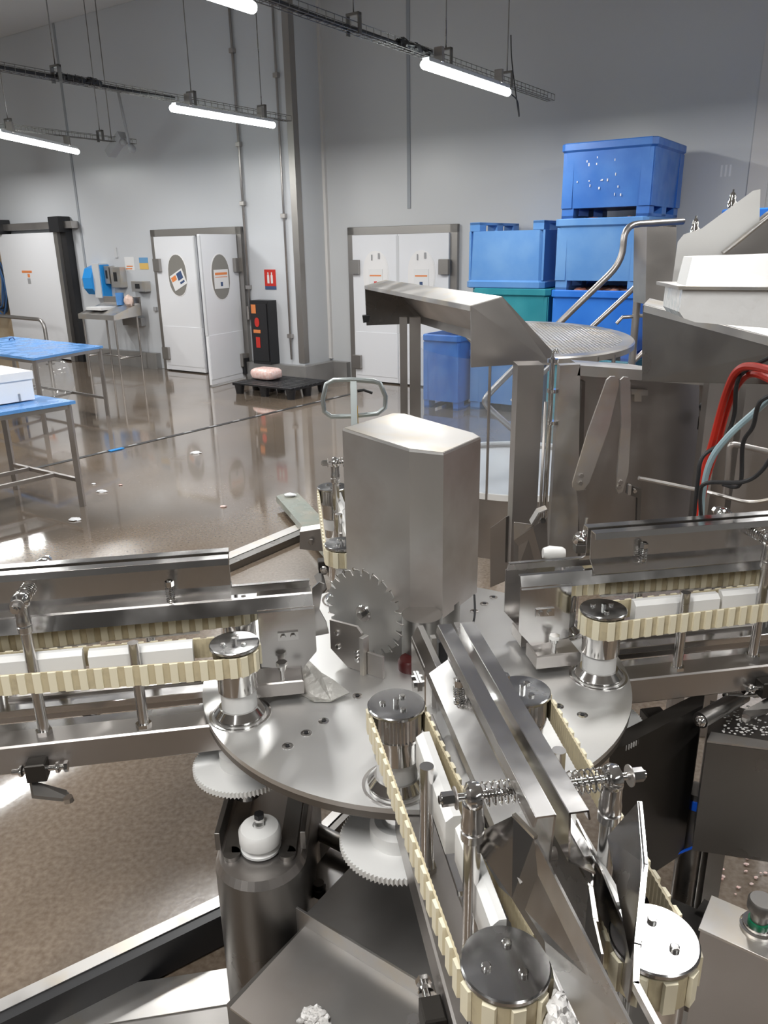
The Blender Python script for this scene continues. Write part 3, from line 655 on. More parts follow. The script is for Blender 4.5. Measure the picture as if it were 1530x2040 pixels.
MB().prism([fa, fa + fd * 0.9, fa + fd * 0.9 + fn * 0.5, fa + fn * 0.5], (0, 0, 0.16)).build('body', FOAM, t)
MB().prism([fa - fd * 0.01 - fn * 0.01 + Vector((0, 0, 0.16)), fa + fd * 0.91 - fn * 0.01 + Vector((0, 0, 0.16)), fa + fd * 0.91 + fn * 0.51 + Vector((0, 0, 0.16)), fa - fd * 0.01 + fn * 0.51 + Vector((0, 0, 0.16))], (0, 0, 0.06)).build('lid', FOAM, t)
for k in (0.12, 0.4, 0.7):
    c = fa + fd * k - fn * 0.004; MB().box((c.x, c.y, 0.90), (0.012, 0.012, 0.06)).build('pin', GREY, t)
c = PZ(18, 678, 0.86); tag(MB().tube([c, c + Vector((0.02, 0, 0.03)), c + Vector((0.05, 0.02, 0.035)), c + Vector((0.07, 0.02, 0))], 0.008).build('small_hook', NAVY), 'small dark hook lying on the farther blue table', 'hook')
# clear bag drooping under the far table
c = PY(105, 765, 9.0); c.z = 0.57; b = MB(); b.ball(c, 0.28, (0.9, 0.5, 1.0), 16, 12, 0.05)
tag(b.build('plastic_bag', FILM), 'clear plastic bag sagging under the farther table', 'bag')

# ================================================================== PALLET TRUCK
t = thing('pallet_truck', PZ(700, 925, 0), 'grey green hand pallet truck with loop handle and yellow sticker', 'pallet truck')
Yh = 5.3
hp = [PY(x, y, Yh) for x, y in ((650, 765), (665, 757), (700, 756), (745, 759), (757, 764), (768, 790), (767, 812), (752, 824), (700, 829), (660, 830), (646, 820), (643, 795))]
out = []
for i in range(len(hp)):
    a_, b_ = hp[i], hp[(i + 1) % len(hp)]; out += [a_, a_.lerp(b_, 0.5)]
MB().tube(out, 0.016, 10, closed=True).build('handle_loop', GALV, t)
a_, b_ = PY(704, 757, Yh), PY(708, 1000, Yh - 0.15)
MB().prism([a_ + Vector((-0.022, -0.012, 0)), a_ + Vector((0.022, -0.012, 0)), a_ + Vector((0.022, 0.012, 0)), a_ + Vector((-0.022, 0.012, 0))], PY(707, 880, Yh - 0.1) - a_).build('drawbar', GALV, t)
a2, b2 = PY(706, 808, Yh - 0.03), PY(707, 846, Yh - 0.05)
MB().prism([a2 + Vector((-0.024, -0.02, 0)), a2 + Vector((0.024, -0.02, 0)), a2 + Vector((0.024, -0.004, 0)), a2 + Vector((-0.024, -0.004, 0))], b2 - a2).build('sticker', YEL, t)
MB().tube([PY(712, 779, Yh), PY(725, 777, Yh), PY(742, 783, Yh)], 0.010, 8).build('release_lever', BLACK, t)
f0, f1 = PZ(572, 985, 0.10), PZ(655, 1075, 0.10); d = (f1 - f0).normalized(); q = Vector((-d.y, d.x, 0))
for off, nm in ((0.0, 'fork'), (0.46, 'fork')):
    o_ = q * off if q.x > 0 else -q * off
    P = [f0 + o_ - q * 0.09, f1 + d * 0.3 + o_ - q * 0.09, f1 + d * 0.3 + o_ + q * 0.09, f0 + o_ + q * 0.09, f0 + o_ - d * 0.04]
    MB().prism(P, (0, 0, -0.05)).build(nm, GRNP, t)
    c = f0 + o_ + d * 0.12; MB().cyl(Vector((c.x, c.y, 0.038)) - q * 0.05, Vector((c.x, c.y, 0.038)) + q * 0.05, 0.038).build('roller', BLACK, t)
    c = f1 + o_; MB().box((c.x, c.y, 0.03), (0.06, 0.05, 0.06)).build('roller_bracket', BLACK, t)
c = f1 + d * 0.42 + (q if q.x > 0 else -q) * 0.23
MB().box((c.x, c.y, 0.2), (0.5, 0.2, 0.4), math.atan2(q.y, q.x)).build('pump_body', GRNP, t)
tag(MB().ball(PZ(578, 986, 0.112), 0.035, (1.4, 1, 0.4), jit=0.2).build('white_scrap', FOAM), 'small white scrap on the tip of the pallet truck fork', 'scrap')
for (x, y, r_, lab) in ((150, 1036, 0.035, 'pale scrap at the foot of the near table leg'), (203, 980, 0.035, 'white scrap on the floor right of the near table'), (390, 903, 0.04, 'white scrap on the floor beside the drain'), (187, 965, 0.014, 'tiny white crumb left of the floor scrap'), (240, 967, 0.014, 'tiny pink crumb right of the floor scrap'), (445, 1010, 0.02, 'pink crumb on the floor before the pallet truck')):
    c = PZ(x, y, 0.0); tag(MB().ball((c.x, c.y, 0.006), r_, (1.3, 0.9, 0.35), jit=0.25).build('floor_scrap', FOAM if r_ > 0.013 and 'pink' not in lab else PINK), lab, 'scrap')

# ================================================================== GUARDED DRUM, HOOD, STAIR RAIL
DC = Vector((0.96, 5.40, 0)); DR = 0.72; RZ = 0.43
t = thing('guarded_drum', DC, 'round drum with a grated lid and clear plastic wall', 'drum')
N = 64
LID = Matrix.Translation(DC + Vector((0, 0, 1.355))) @ Matrix.Rotation(R(3.2), 4, 'X')      # the lid leans a little towards the front
MB().lathe([(DR, 0.0), (DR, RZ - 0.02), (DR - 0.03, RZ), (DR - 0.03, 0.05)], DC, seg=N).build('drum_wall', STEEL, t)
MB().lathe([(DR + 0.015, RZ - 0.02), (DR + 0.015, RZ + 0.02), (DR - 0.025, RZ + 0.02), (DR - 0.025, RZ - 0.02), (DR + 0.015, RZ - 0.02)], DC, seg=N).build('lower_ring', WHITE, t)
b = MB(); vs = []; fs = []
for k in range(N):
    a_ = 2 * math.pi * k / N; vs += [DC + Vector((math.cos(a_) * DR, math.sin(a_) * DR, RZ + 0.02)), LID @ Vector((math.cos(a_) * DR, math.sin(a_) * DR, -0.03))]
for k in range(N): fs.append((2 * k, (2 * k + 2) % (2 * N), (2 * k + 3) % (2 * N), 2 * k + 1))
b.add(vs, fs, True); b.build('clear_wall', CURT, t)
MB(LID).lathe([(DR + 0.02, -0.045), (DR + 0.02, -0.01), (DR + 0.012, 0.0), (DR - 0.06, 0.0), (DR - 0.06, -0.045), (DR + 0.02, -0.045)], seg=N).build('lid_rim', STEELL, t)
cut(kids(t)[-1], (0.62, 5.4, 0), (-1, -0.05, 0))
b = MB(); s = 0.026; n = int(DR / s)
for sg in (1, -1):
    bb_ = MB(LID @ Matrix.Translation((0, 0, -0.008)) @ Matrix.Rotation(R(58 * sg), 4, 'Z'))
    for k in range(-n, n + 1):
        x = k * s; h_ = math.sqrt(max(0, (DR - 0.05) ** 2 - x * x))
        if h_ > 0.03: bb_.bb(x - 0.005, x + 0.005, -h_, h_, -0.004, 0.004)
    m0 = len(b.v); b.v += bb_.v; b.f += [[i + m0 for i in f] for f in bb_.f]; b.sm += bb_.sm
cut(b.build('grating', STEELL, t), (0.62, 5.4, 0), (-1, -0.05, 0))
MB().box((0.63, 5.4, 1.345), (0.03, 1.28, 0.03), R(3)).build('lid_edge', STEELL, t)
MB(LID).cyl((-0.02, 0.12, -0.004), (-0.02, 0.12, 0.006), 0.09).build('lid_plate', STEEL, t)
def on_ring(px, near=True):
    k_ = ray(px, 850); k_ = k_.x / k_.y; A_ = 1 + k_ * k_; B_ = -2 * (k_ * DC.x + DC.y); C_ = DC.x ** 2 + DC.y ** 2 - (DR + 0.01) ** 2
    y = (-B_ - math.sqrt(max(0, B_ * B_ - 4 * A_ * C_))) / (2 * A_); return k_ * y, y
for px, rr_, zt_ in ((973, 0.009, 1.30), (1028, 0.014, 1.30), (1180, 0.012, 1.30), (1212, 0.012, 1.30)):
    x, y = on_ring(px); MB().cyl((x, y, RZ - 0.02), (x, y, zt_), rr_, seg=10).build('stay', STEEL, t)

# hood over the drum's left side
A = Vector((0.355, 3.30, 0)); Bh = Vector((-0.115, 5.24, 0)); ax = (Bh - A); nx = Vector((ax.y, -ax.x, 0)).normalized()
t = thing('sheet_hood', A + Vector((0, 0, 0)), 'long folded steel hood open to the left in front of the drum', 'hood')
Z = Vector((0, 0, 1))
# profile measured on the near end plate
E4 = [PY(938, 610, 3.3), PY(1000, 592, 3.36), PY(1099, 700, 3.44), PY(1094, 722, 3.44), PY(938, 732, 3.3)]
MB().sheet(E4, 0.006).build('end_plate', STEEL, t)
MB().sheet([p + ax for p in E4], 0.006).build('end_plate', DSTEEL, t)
MB().strip([E4[0], E4[1]], ax, 0.006).build('top_plate', STEELL, t)
MB().strip([E4[1], E4[2], E4[3]], ax, 0.006).build('back_plate', STEEL, t)
MB().strip([E4[0] - Z * 0.0, E4[0] - Z * 0.018], ax, 0.006).build('front_lip', STEELL, t)
for x0, x1 in ((796, 811), (816, 838)):
    q0, q1 = PY(x0, 632, 4.7), PY(x1, 632, 4.7); MB().bb(q0.x, q1.x, 4.7, 4.74, 0, q0.z).build('support_post', STEEL, t)
for s_ in (0.15, 0.25, 0.35):
    c = E4[3].lerp(E4[3] + ax, s_) + Vector((-0.01, 0, 0.04)); MB().hexa(c, (-1, 0, 0), 0.012, 0.015).build('bolt', STEEL, t)
# black rail bracket at the hood's far foot
MB().sheet([PY(722, 628, 5.2), PY(737, 628, 5.2), PY(735, 640, 5.2), PY(724, 642, 5.2)], 0.1).build('end_foot', BLACK, t)

# stair rails behind the drum
Yr = 6.3
def pipe(nm, pts, r, m, lab, cat): return cable(nm, pts, r, m, lab, cat, 12)
t = thing('stair_rail', PY(1283, 1000, Yr), 'tubular steel stair rail with two slanting handrails behind the drum', 'stair rail')
def spl(P, r, nm, m=STEEL):
    MB().tube(P, r, 12).build(nm, m, t)
def rnd(P, r=0.06):
    out = [P[0]]
    for i in range(1, len(P) - 1):
        a_ = (P[i - 1] - P[i]); c_ = (P[i + 1] - P[i]); ra = min(r, a_.length * 0.45); rc = min(r, c_.length * 0.45)
        p1 = P[i] + a_.normalized() * ra; p2 = P[i] + c_.normalized() * rc
        for k in range(6): s_ = k / 5; out.append(p1.lerp(P[i], s_).lerp(P[i].lerp(p2, s_), s_))
    out.append(P[-1]); return out
spl(rnd([PY(1360, 441, Yr + 0.3), PY(1244, 448, Yr), PY(1240, 522, Yr), PY(1140, 618, Yr), PY(966, 792, Yr), PY(966, 806, Yr), PY(1100, 925, Yr)], 0.14), 0.026, 'handrail')
spl(rnd([PY(1345, 455, Yr + 0.3), PY(1300, 450, Yr + 0.3), PY(1283, 556, Yr + 0.3), PY(1200, 632, Yr + 0.3), PY(1020, 800, Yr + 0.3)], 0.12), 0.022, 'handrail')
spl([PY(1290, 628, Yr), PY(1240, 632, Yr), PY(1228, 645, Yr)], 0.014, 'mid_rail')
spl([PY(1282, 452, Yr), Vector((PY(1282, 452, Yr).x, PY(1282, 452, Yr).y, 0))], 0.03, 'post')
spl([PY(1276, 470, Yr - 0.06), PY(1274, 600, Yr - 0.06)], 0.014, 'latch_rod')
for y in (490, 590): 
    c = PY(1279, y, Yr - 0.04); MB().box(c, (0.09, 0.06, 0.03)).build('clamp', STEEL, t)
spl([PY(1283, 700, Yr), PY(1180, 800, Yr), PY(1140, 850, Yr)], 0.02, 'brace')
tag(MB().prism([PY(1289, 452, 5.9), PY(1348, 452, 5.9), PY(1344, 606, 5.9), PY(1286, 606, 5.9)], (0, 0.3, 0)).build('stair_panel', STEEL), 'tall steel panel beside the stair rail post', 'screen')  # flat steel panel beside the stair rail

# ================================================================== UPRIGHTS, DOOR FRAME AND ARMS BEHIND THE RIGHT CONVEYOR
YF = 3.0
def upright(nm, x0, x1, ytop, Y, dep, m, lab, cat='post', zb=0.0):
    a_, c_ = PY(x0, ytop, Y), PY(x1, ytop, Y)
    return tag(MB().prism([Vector((a_.x, Y, zb)), Vector((c_.x, Y, zb)), Vector((c_.x, Y + dep, zb)), Vector((a_.x, Y + dep, zb))], (0, 0, a_.z - zb)).build(nm, m), lab, cat)
upright('steel_upright', 1032, 1084, 728, YF + 0.15, 0.12, STEEL, 'wide flat steel upright below the hood end', 'upright')
t = thing('hinge_rod', Vector((PY(1101, 715, YF).x, YF, 0)), 'thin vertical rod with collars between the two uprights', 'rod')
xr = PY(1101, 715, YF); 
MB().cyl((xr.x, YF, 0.6), (xr.x, YF, PY(1101, 712, YF).z), 0.010, seg=10).build('rod', CHR, t)
MB().cyl((xr.x - 0.018, YF, 0.6), (xr.x - 0.018, YF, PY(1101, 800, YF).z), 0.006, seg=8).build('rod', STEEL, t)
for y in (722, 782, 845): 
    c = PY(1101, y, YF); MB().lathe([(0.022, 0), (0.022, 0.0), (0.022, 0.014)], c, seg=16).build('collar', CHR, t)
c = PY(1101, 712, YF); MB().tube([c, c + Vector((0.0, 0, 0.02)), c + Vector((0.012, 0, 0.03)), c + Vector((0.02, 0, 0.015))], 0.006).build('hook', CHR, t)
t = thing('cabinet_frame', Vector((PY(1260, 900, YF).x, YF, 0)), 'open recessed steel cabinet frame behind the right conveyor', 'cabinet')
def quad(pts, Y, dep, nm, m, fl=0.0):
    return MB().prism([PY(x, y, Y) for x, y in pts], (0, dep, 0)).build(nm, m, t)
quad([(1116, 728), (1156, 726), (1150, 1160), (1088, 1180)], YF, 0.05, 'left_stile', STEELL)
quad([(1156, 728), (1278, 737), (1278, 758), (1150, 748)], YF, 0.16, 'top_rail', STEELL)
quad([(1278, 737), (1412, 757), (1406, 768), (1278, 758)], YF, 0.16, 'top_rail', STEELL)
quad([(1403, 768), (1440, 755), (1425, 1060), (1400, 1060)], YF, 0.05, 'right_stile', STEEL)
bk = MB().prism([PY(1140, 735, YF + 0.16), PY(1410, 760, YF + 0.16), PY(1402, 1100, YF + 0.16), PY(1130, 1160, YF + 0.16)], (0, 0.02, 0)).build('back_panel', STEEL, t)
MB().prism([PY(1160, 760, YF + 0.1), PY(1166, 760, YF + 0.1), PY(1156, 1120, YF + 0.1), PY(1135, 1120, YF + 0.1)], (0, 0.05, 0)).build('inner_edge', DSTEEL, t)
MB().prism([PY(1258, 775, YF + 0.13), PY(1291, 777, YF + 0.13), PY(1291, 788, YF + 0.13), PY(1278, 788, YF + 0.13), PY(1278, 800, YF + 0.13), PY(1264, 800, YF + 0.13), PY(1264, 786, YF + 0.13), PY(1258, 786, YF + 0.13)], (0, 0.03, 0)).build('catch', STEELL, t)
MB().box(PY(1395, 843, YF + 0.1), (0.012, 0.02, 0.055)).build('side_latch', BLACK, t)
# two loose lever arms
def lever(nm, pts, Y, lab, bolts, dep=0.012):
    t = thing(nm, PY(*pts[-1], Y), lab, 'lever')
    MB().prism([PY(x, y, Y) for x, y in pts], (0, dep, 0)).build('blade', STEELL, t)
    for x, y in bolts: MB().hexa(PY(x, y, Y), (0, -1, 0), 0.009, 0.010).build('bolt', STEEL, t)
lever('lever', [(1209, 757), (1217, 750), (1226, 750), (1233, 757), (1233, 768), (1214, 850), (1174, 962), (1163, 976), (1150, 978), (1141, 972), (1141, 962), (1171, 862)], YF - 0.15, 'wide flat lever arm leaning left on the cabinet', [(1158, 947), (1156, 962)])
lever('lever', [(1236, 757), (1243, 751), (1252, 752), (1256, 762), (1257, 850), (1252, 940), (1240, 980), (1232, 984), (1228, 975), (1230, 940), (1238, 850)], YF - 0.15, 'narrow curved lever arm hanging upright beside the wide one', [(1236, 960), (1233, 970)])
t = thing('lever_stay', PY(1160, 1000, YF - 0.1), 'thin upright stay under the wide lever arm', 'stay')
MB().prism([PY(1150, 976, YF - 0.1), PY(1168, 976, YF - 0.1), PY(1166, 1110, YF - 0.1), PY(1160, 1110, YF - 0.1)], (0, 0.015, 0)).build('stay', STEEL, t)
t = thing('lever_bracket', PY(1265, 1000, YF - 0.1), 'black folded bracket with a bolt under the curved lever', 'bracket')
MB().prism([PY(1252, 965, YF - 0.1), PY(1278, 975, YF - 0.1), PY(1274, 1060, YF - 0.1), PY(1268, 1060, YF - 0.1), PY(1270, 992, YF - 0.1), PY(1249, 984, YF - 0.1)], (0, 0.02, 0)).build('plate', DSTEEL, t)
MB().box(PY(1253, 975, YF - 0.12), (0.012, 0.02, 0.04)).build('tab', STEELL, t)
MB().hexa(PY(1262, 976, YF - 0.11), (0, -1, 0), 0.008, 0.02).build('bolt', CHR, t)
# bent wire bar
cable('wire_guide_bar', rnd([PY(1272, 952, 2.6), PY(1400, 978, 2.6), PY(1494, 1003, 2.55), PY(1545, 993, 2.5)], 0.04), 0.007, STEELL, 'thin bent bar crossing in front of the cabinet', 'bar')
t = thing('tube_stand', PY(1450, 985, 2.55), 'light tube stand right of the cabinet', 'stand')
MB().tube(rnd([PY(1446, 984, 2.55), PY(1454, 883, 2.55), PY(1545, 903, 2.5)], 0.02), 0.010, 10).build('tube', STEEL, t)
# folded guard plate under the wide upright
t = thing('folded_guard', PY(1060, 1060, 2.9), 'angular folded guard plate in front of the wide upright', 'guard')
MB().sheet([PY(1024, 1040, 2.95), PY(1062, 1045, 2.9), PY(1076, 1022, 2.9), PY(1072, 1050, 2.9), PY(1024, 1076, 2.95)], 0.006).build('plate', STEELL, t)
MB().sheet([PY(1024, 1076, 2.95), PY(1062, 1050, 2.9), PY(1090, 1030, 2.9), PY(1092, 1160, 2.9), PY(1022, 1160, 2.95)], 0.006).build('plate', STEEL, t)
MB().strip([PY(1060, 1045, 2.88), PY(1074, 1022, 2.88), PY(1090, 1016, 2.88), PY(1092, 1024, 2.88)], (0, 0.05, 0), 0.005).build('clip', STEELL, t)
MB().hexa(PY(1080, 1034, 2.87), (0, -1, 0), 0.012, 0.02).build('bolt', CHR, t)
t = thing('side_guard', PY(1000, 1100, 3.3), 'grey folded side panel standing behind the square cover', 'guard')
MB().sheet([PY(977, 1052, 3.3), PY(1024, 1018, 3.25), PY(1024, 1150, 3.25), PY(977, 1170, 3.3)], 0.006).build('panel', STEEL, t)
MB().sheet([PY(1008, 1030, 3.24), PY(1026, 1020, 3.24), PY(1026, 1120, 3.24), PY(1006, 1120, 3.24)], 0.006).build('edge_fold', DSTEEL, t)
tag(MB().lathe([(0.016, 0), (0.016, 0.0), (0.022, 0.01), (0.024, 0.05), (0.016, 0.07)], PY(1125, 1103, 2.3), (-1, 0, 0.05), 20).build('white_knob', WHITE), 'white plastic knob by the end of the right trough', 'stopper')  # turned white knob lying on its side
t = thing('clear_clamp', PY(1155, 1095, 2.35), 'small wet clear clamp beside the white knob', 'clamp')
c = PY(1160, 1090, 2.35); MB().box(c, (0.05, 0.04, 0.03)).build('base', DSTEEL, t); MB().ball(c + Vector((-0.01, 0, 0.03)), 0.022, jit=0.2).ball(c + Vector((0.01, 0, 0.045)), 0.014, jit=0.2).build('body', CHR, t)
MB().cyl(c + Vector((0.005, 0, 0.03)), c + Vector((0.008, 0, 0.10)), 0.004).build('pin', CHR, t)

# ---- infeed unit top right: cabinet, white slanted guides, bright tray
YC = 2.45
t = thing('infeed_cabinet', Vector((PY(1400, 700, YC).x, YC, 0)), 'dark sloping steel infeed cabinet at the right edge', 'cabinet')
a_ = [PY(1283, 608, YC + 0.2), PY(1600, 690, YC - 0.4), PY(1600, 765, YC - 0.4), PY(1281, 758, YC + 0.2)]
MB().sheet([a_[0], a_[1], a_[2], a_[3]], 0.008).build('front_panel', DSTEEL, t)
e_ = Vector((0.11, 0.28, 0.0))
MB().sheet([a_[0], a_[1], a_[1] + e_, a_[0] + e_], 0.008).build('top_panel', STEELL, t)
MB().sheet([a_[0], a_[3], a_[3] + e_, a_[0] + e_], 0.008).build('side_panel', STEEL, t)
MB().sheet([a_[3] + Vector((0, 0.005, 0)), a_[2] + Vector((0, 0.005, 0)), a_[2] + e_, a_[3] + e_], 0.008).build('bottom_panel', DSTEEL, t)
MB().strip([a_[0] - Vector((0, 0.008, 0)), a_[0] - Vector((0, 0.008, 0.02))], a_[1] - a_[0], 0.006).build('top_lip', STEELL, t)
for x in (1425, 1500):
    q1 = PY(x, 760, 2.75); MB().bb(q1.x - 0.02, q1.x + 0.03, 2.75, 2.80, 0, q1.z + 0.1).build('leg', STEEL, t)
b = PY(1470, 900, 2.9); MB().bb(b.x - 0.12, b.x + 0.3, 2.9, 2.94, 0.2, PY(1470, 740, 2.9).z).build('rear_panel', STEEL, t)
t = thing('slanted_guide', PY(1420, 560, 2.3), 'thick white plastic guide plate with slanted top and two cap nuts', 'guide')
MB().prism([PY(x, y, 2.2) for x, y in ((1350, 482), (1362, 467), (1398, 455), (1500, 380), (1515, 377), (1513, 442), (1428, 516), (1372, 572), (1338, 570))], (0.02, 0.05, 0)).build('plate', WHITE, t)
for x, y in ((1384, 458), (1458, 406)):
    b = MB(); c = PY(x, y, 2.23)
    b.lathe([(0.012, -0.01), (0.012, 0.004), (0.009, 0.008), (0.009, 0.018), (0.006, 0.026), (0.0025, 0.03), (0.0025, 0.036)], c, seg=16); b.build('cap_nut', CHR, t)
MB().prism([PY(x, y, 2.3) for x, y in ((1412, 520), (1530, 424), (1600, 380), (1600, 560), (1412, 560))], (0, 0.02, 0)).build('back_plate', STEEL, t)
MB().cyl(PY(1440, 505, 2.19), PY(1540, 425, 2.19), 0.006).build('seam_rod', STEELL, t)
MB().sheet([PY(1326, 566, 2.1), PY(1380, 568, 2.1), PY(1375, 580, 2.1), PY(1340, 592, 2.1)], 0.05).build('foot', STEEL, t)
t = thing('product_tray', PY(1450, 640, 2.0), 'glossy white tray and lid glowing under the lamp at the right edge', 'tray')
def tray_prof(pts, Y, dep, nm, m): MB().prism([PY(x, y, Y) for x, y in pts], (0.03, dep, 0)).build(nm, m, t)
MB().prism([PY(1366, 570, 1.85), PY(1600, 572, 1.85), PY(1600, 505, 1.97), PY(1380, 512, 1.97)], (0.03, 0.14, 0)).build('lid', WHITE, t)
tray_prof([(1360, 576), (1600, 580), (1600, 660), (1385, 642), (1362, 634), (1354, 622)], 1.85, 0.2, 'basin', WICE)
tray_prof([(1352, 570), (1600, 573), (1600, 579), (1352, 577)], 1.84, 0.24, 'rim', STEELL)

# cables in front of the cabinet
cable('red_cable', [PY(1560, 745, 2.0), PY(1500, 730, 2.1), PY(1468, 740, 2.15), PY(1445, 790, 2.2), PY(1420, 880, 2.25), PY(1400, 950, 2.3), PY(1388, 1030, 2.3), PY(1384, 1070, 2.3)], 0.011, REDH, 'thick red cable looping down right of the cabinet, outer of two')
cable('red_cable', [PY(1560, 770, 2.03), PY(1505, 745, 2.13), PY(1475, 760, 2.18), PY(1450, 810, 2.23), PY(1428, 890, 2.28), PY(1406, 960, 2.33), PY(1393, 1030, 2.33), PY(1388, 1070, 2.33)], 0.010, REDH, 'thick red cable looping down right of the cabinet, inner of two')
cable('pale_hose', [PY(1560, 770, 1.95), PY(1510, 815, 2.05), PY(1450, 870, 2.1), PY(1415, 920, 2.15), PY(1400, 985, 2.2), PY(1396, 1070, 2.25)], 0.009, PALEH, 'pale blue hose beside the red cables', 'hose')
cable('black_cable', [PY(1560, 700, 2.1), PY(1490, 735, 2.15), PY(1468, 765, 2.15), PY(1462, 830, 2.2), PY(1440, 880, 2.2), PY(1400, 910, 2.2), PY(1390, 960, 2.2), PY(1380, 1060, 2.25)], 0.006, RUBBER, 'black cable winding across the red cables')
cable('black_cable', [PY(1560, 870, 1.95), PY(1520, 935, 2.0), PY(1480, 960, 2.05), PY(1410, 962, 2.1), PY(1395, 985, 2.15), PY(1400, 1060, 2.2)], 0.006, RUBBER, 'black cable sagging in a low loop at the right edge')
cable('black_cable', [PY(1560, 780, 1.95), PY(1515, 800, 2.0), PY(1500, 850, 2.05), PY(1480, 885, 2.1), PY(1474, 965, 2.15), PY(1440, 965, 2.2)], 0.006, RUBBER, 'black cable hanging by the light tube stand')
cable('black_cable', [PY(1400, 822, 2.9), PY(1396, 808, 2.9), PY(1404, 806, 2.9), PY(1416, 820, 2.85), PY(1412, 900, 2.8), PY(1400, 1000, 2.7), PY(1394, 1060, 2.6)], 0.007, RUBBER, 'black cable from the small latch on the cabinet side')

# ================================================================== THE ROTARY MACHINE
PZT = 0.89     # top of the round plate
t = thing('turntable', mp(0, 0, 0), 'large round satin steel plate carrying the four conveyors', 'turntable')
def pn(r, a): return (r * math.cos(a), r * math.sin(a))
pts = []
# edge with a scalloped notch at each pulley pair
for q_ in range(4):
    base = q_ * math.pi / 2 - math.pi / 2
    n_ = 26
    for k in range(n_ + 1):
        a_ = base - math.pi / 4 + math.pi / 2 * k / n_
        pts.append(pn(0.553, a_))
MB(MACH).prism([(x, y, PZT - 0.012) for x, y in pts], (0, 0, 0.012)).build('plate', PLATE, t)
MB(MACH).lathe([(0.551, PZT - 0.030), (0.551, PZT - 0.012), (0.2, PZT - 0.012), (0.2, PZT - 0.030)], (0, 0, 0), seg=96).build('under_rim', DSTEEL, t)
for (x, y) in ((-0.262, -0.202), (-0.306, -0.243), (-0.351, -0.285), (0.260, -0.206), (0.303, -0.249), (0.345, -0.294), (0.333, 0.378), (0.291, 0.338), (0.246, 0.293), (-0.169, -0.11), (-0.30, 0.26), (-0.26, 0.30)):
    sc_ = MB(MACH).lathe([(0.013, PZT), (0.013, PZT + 0.0015), (0.007, PZT + 0.002), (0.007, PZT + 0.0005)], (x, y, 0), seg=20).build('countersunk_screw', CHR, t)
    MB(MACH).hexa((x, y, PZT + 0.001), (0, 0, 1), 0.0055, 0.002).build('socket', BLACK, sc_)
MB(MACH).lathe([(0.16, 0.0), (0.16, 0.02), (0.13, 0.03), (0.13, PZT - 0.03)], (0, 0, 0), seg=48).build('centre_column', DSTEEL, t)
MB(MACH).cyl((0.03, 0.05, PZT), (0.03, 0.05, 1.02), 0.055).build('spindle_boss', DSTEEL, t)
for a_ in (45, 315):
    fr = MACH @ Matrix.Rotation(R(a_), 4, 'Z')
    MB(fr).bb(0.12, 1.25, -0.03, 0.03, 0.10, 0.16).build('base_beam', DSTEEL, t)
    MB(fr).bb(0.12, 1.25, -0.034, 0.034, 0.16, 0.168).build('beam_cap', STEELL, t)
    MB(fr).cyl((1.18, 0, 0), (1.18, 0, 0.10), 0.03).build('levelling_foot', CHR, t)

# ---- one conveyor arm, built as the front one (outward = -y in the machine frame)
def screwset(fr, c, z, r, par, n=3, a0=0.5, skip=None):
    for k in range(n):
        a_ = a0 + 2 * math.pi * k / n
        MB(fr).lathe([(0.0065, 0), (0.0065, 0.004), (0.005, 0.005)], (c[0] + r * math.cos(a_), c[1] + r * math.sin(a_), z), seg=10).build('screw', CHR, par)
def make_pulley(arm, x, y, outer, rr=0.052):
    drum = MB(MACH)
    n = 40; z0, z1 = 1.018, 1.074
    pr = []
    for k in range(n * 2):
        a_ = math.pi * k / n; r_ = rr - 0.004 if (k // 1) % 2 else rr
        pr.append((x + r_ * math.cos(a_), y + r_ * math.sin(a_), z0))
    drum.prism(pr, (0, 0, z1 - z0))
    pl = drum.build('pulley', POL, arm)
    MB(MACH).lathe([(rr + 0.004, 1.074), (rr + 0.006, 1.076), (rr + 0.006, 1.081), (rr + 0.004, 1.083)], (x, y, 0), seg=48).build('cap_plate', CAPM, pl)
    screwset(MACH, (x, y), 1.083, rr * 0.52, pl, 3, 0.9 if not outer else 1.2)
    if not outer: MB(MACH).hexa((x, y, 1.083), (0, 0, 1), 0.006, 0.012).build('centre_bolt', CHR, pl)
    MB(MACH).lathe([(0.047, 0.962), (0.047, 1.010), (0.051, 1.012), (0.051, 1.018)], (x, y, 0), seg=40).build('hub', CHR, pl)
    MB(MACH).lathe([(0.0425, 0.915), (0.0425, 0.962)], (x, y, 0), seg=40).build('collar', WHITE, pl)
    if not outer:
        MB(MACH).lathe([(0.062, PZT), (0.062, PZT + 0.010), (0.055, PZT + 0.018), (0.048, PZT + 0.026)], (x, y, 0), seg=40).build('bearing_flange', CHR, pl)
        MB(MACH).lathe([(0.074, PZT - 0.004), (0.074, PZT + 0.002), (0.068, PZT + 0.002), (0.068, PZT - 0.004)], (x, y, 0), seg=40).build('slot_lip', POL, pl)
        MB(MACH).lathe([(0.035, 0.66), (0.035, PZT - 0.03)], (x, y, 0), seg=24).build('shaft', CHR, pl)
        g = MB(MACH); pr = []; ng = 84
        for k in range(ng):
            for da, r_ in ((0.0, 0.120), (0.45, 0.1255), (0.55, 0.1255), (0.98, 0.120)):
                a_ = 2 * math.pi * (k + da * 0.9) / ng; pr.append((x + r_ * math.cos(a_), y + r_ * math.sin(a_), 0.742))
        g.prism(pr, (0, 0, 0.015)).build('drive_gear', WHITE, pl)
        MB(MACH).lathe([(0.060, 0.757), (0.060, 0.79), (0.05, 0.80)], (x, y, 0), seg=36).build('gear_boss', WHITE, pl)
    else:
        MB(MACH).lathe([(0.035, 0.84), (0.035, 0.915)], (x, y, 0), seg=24).build('shaft', CHR, pl)
    return pl
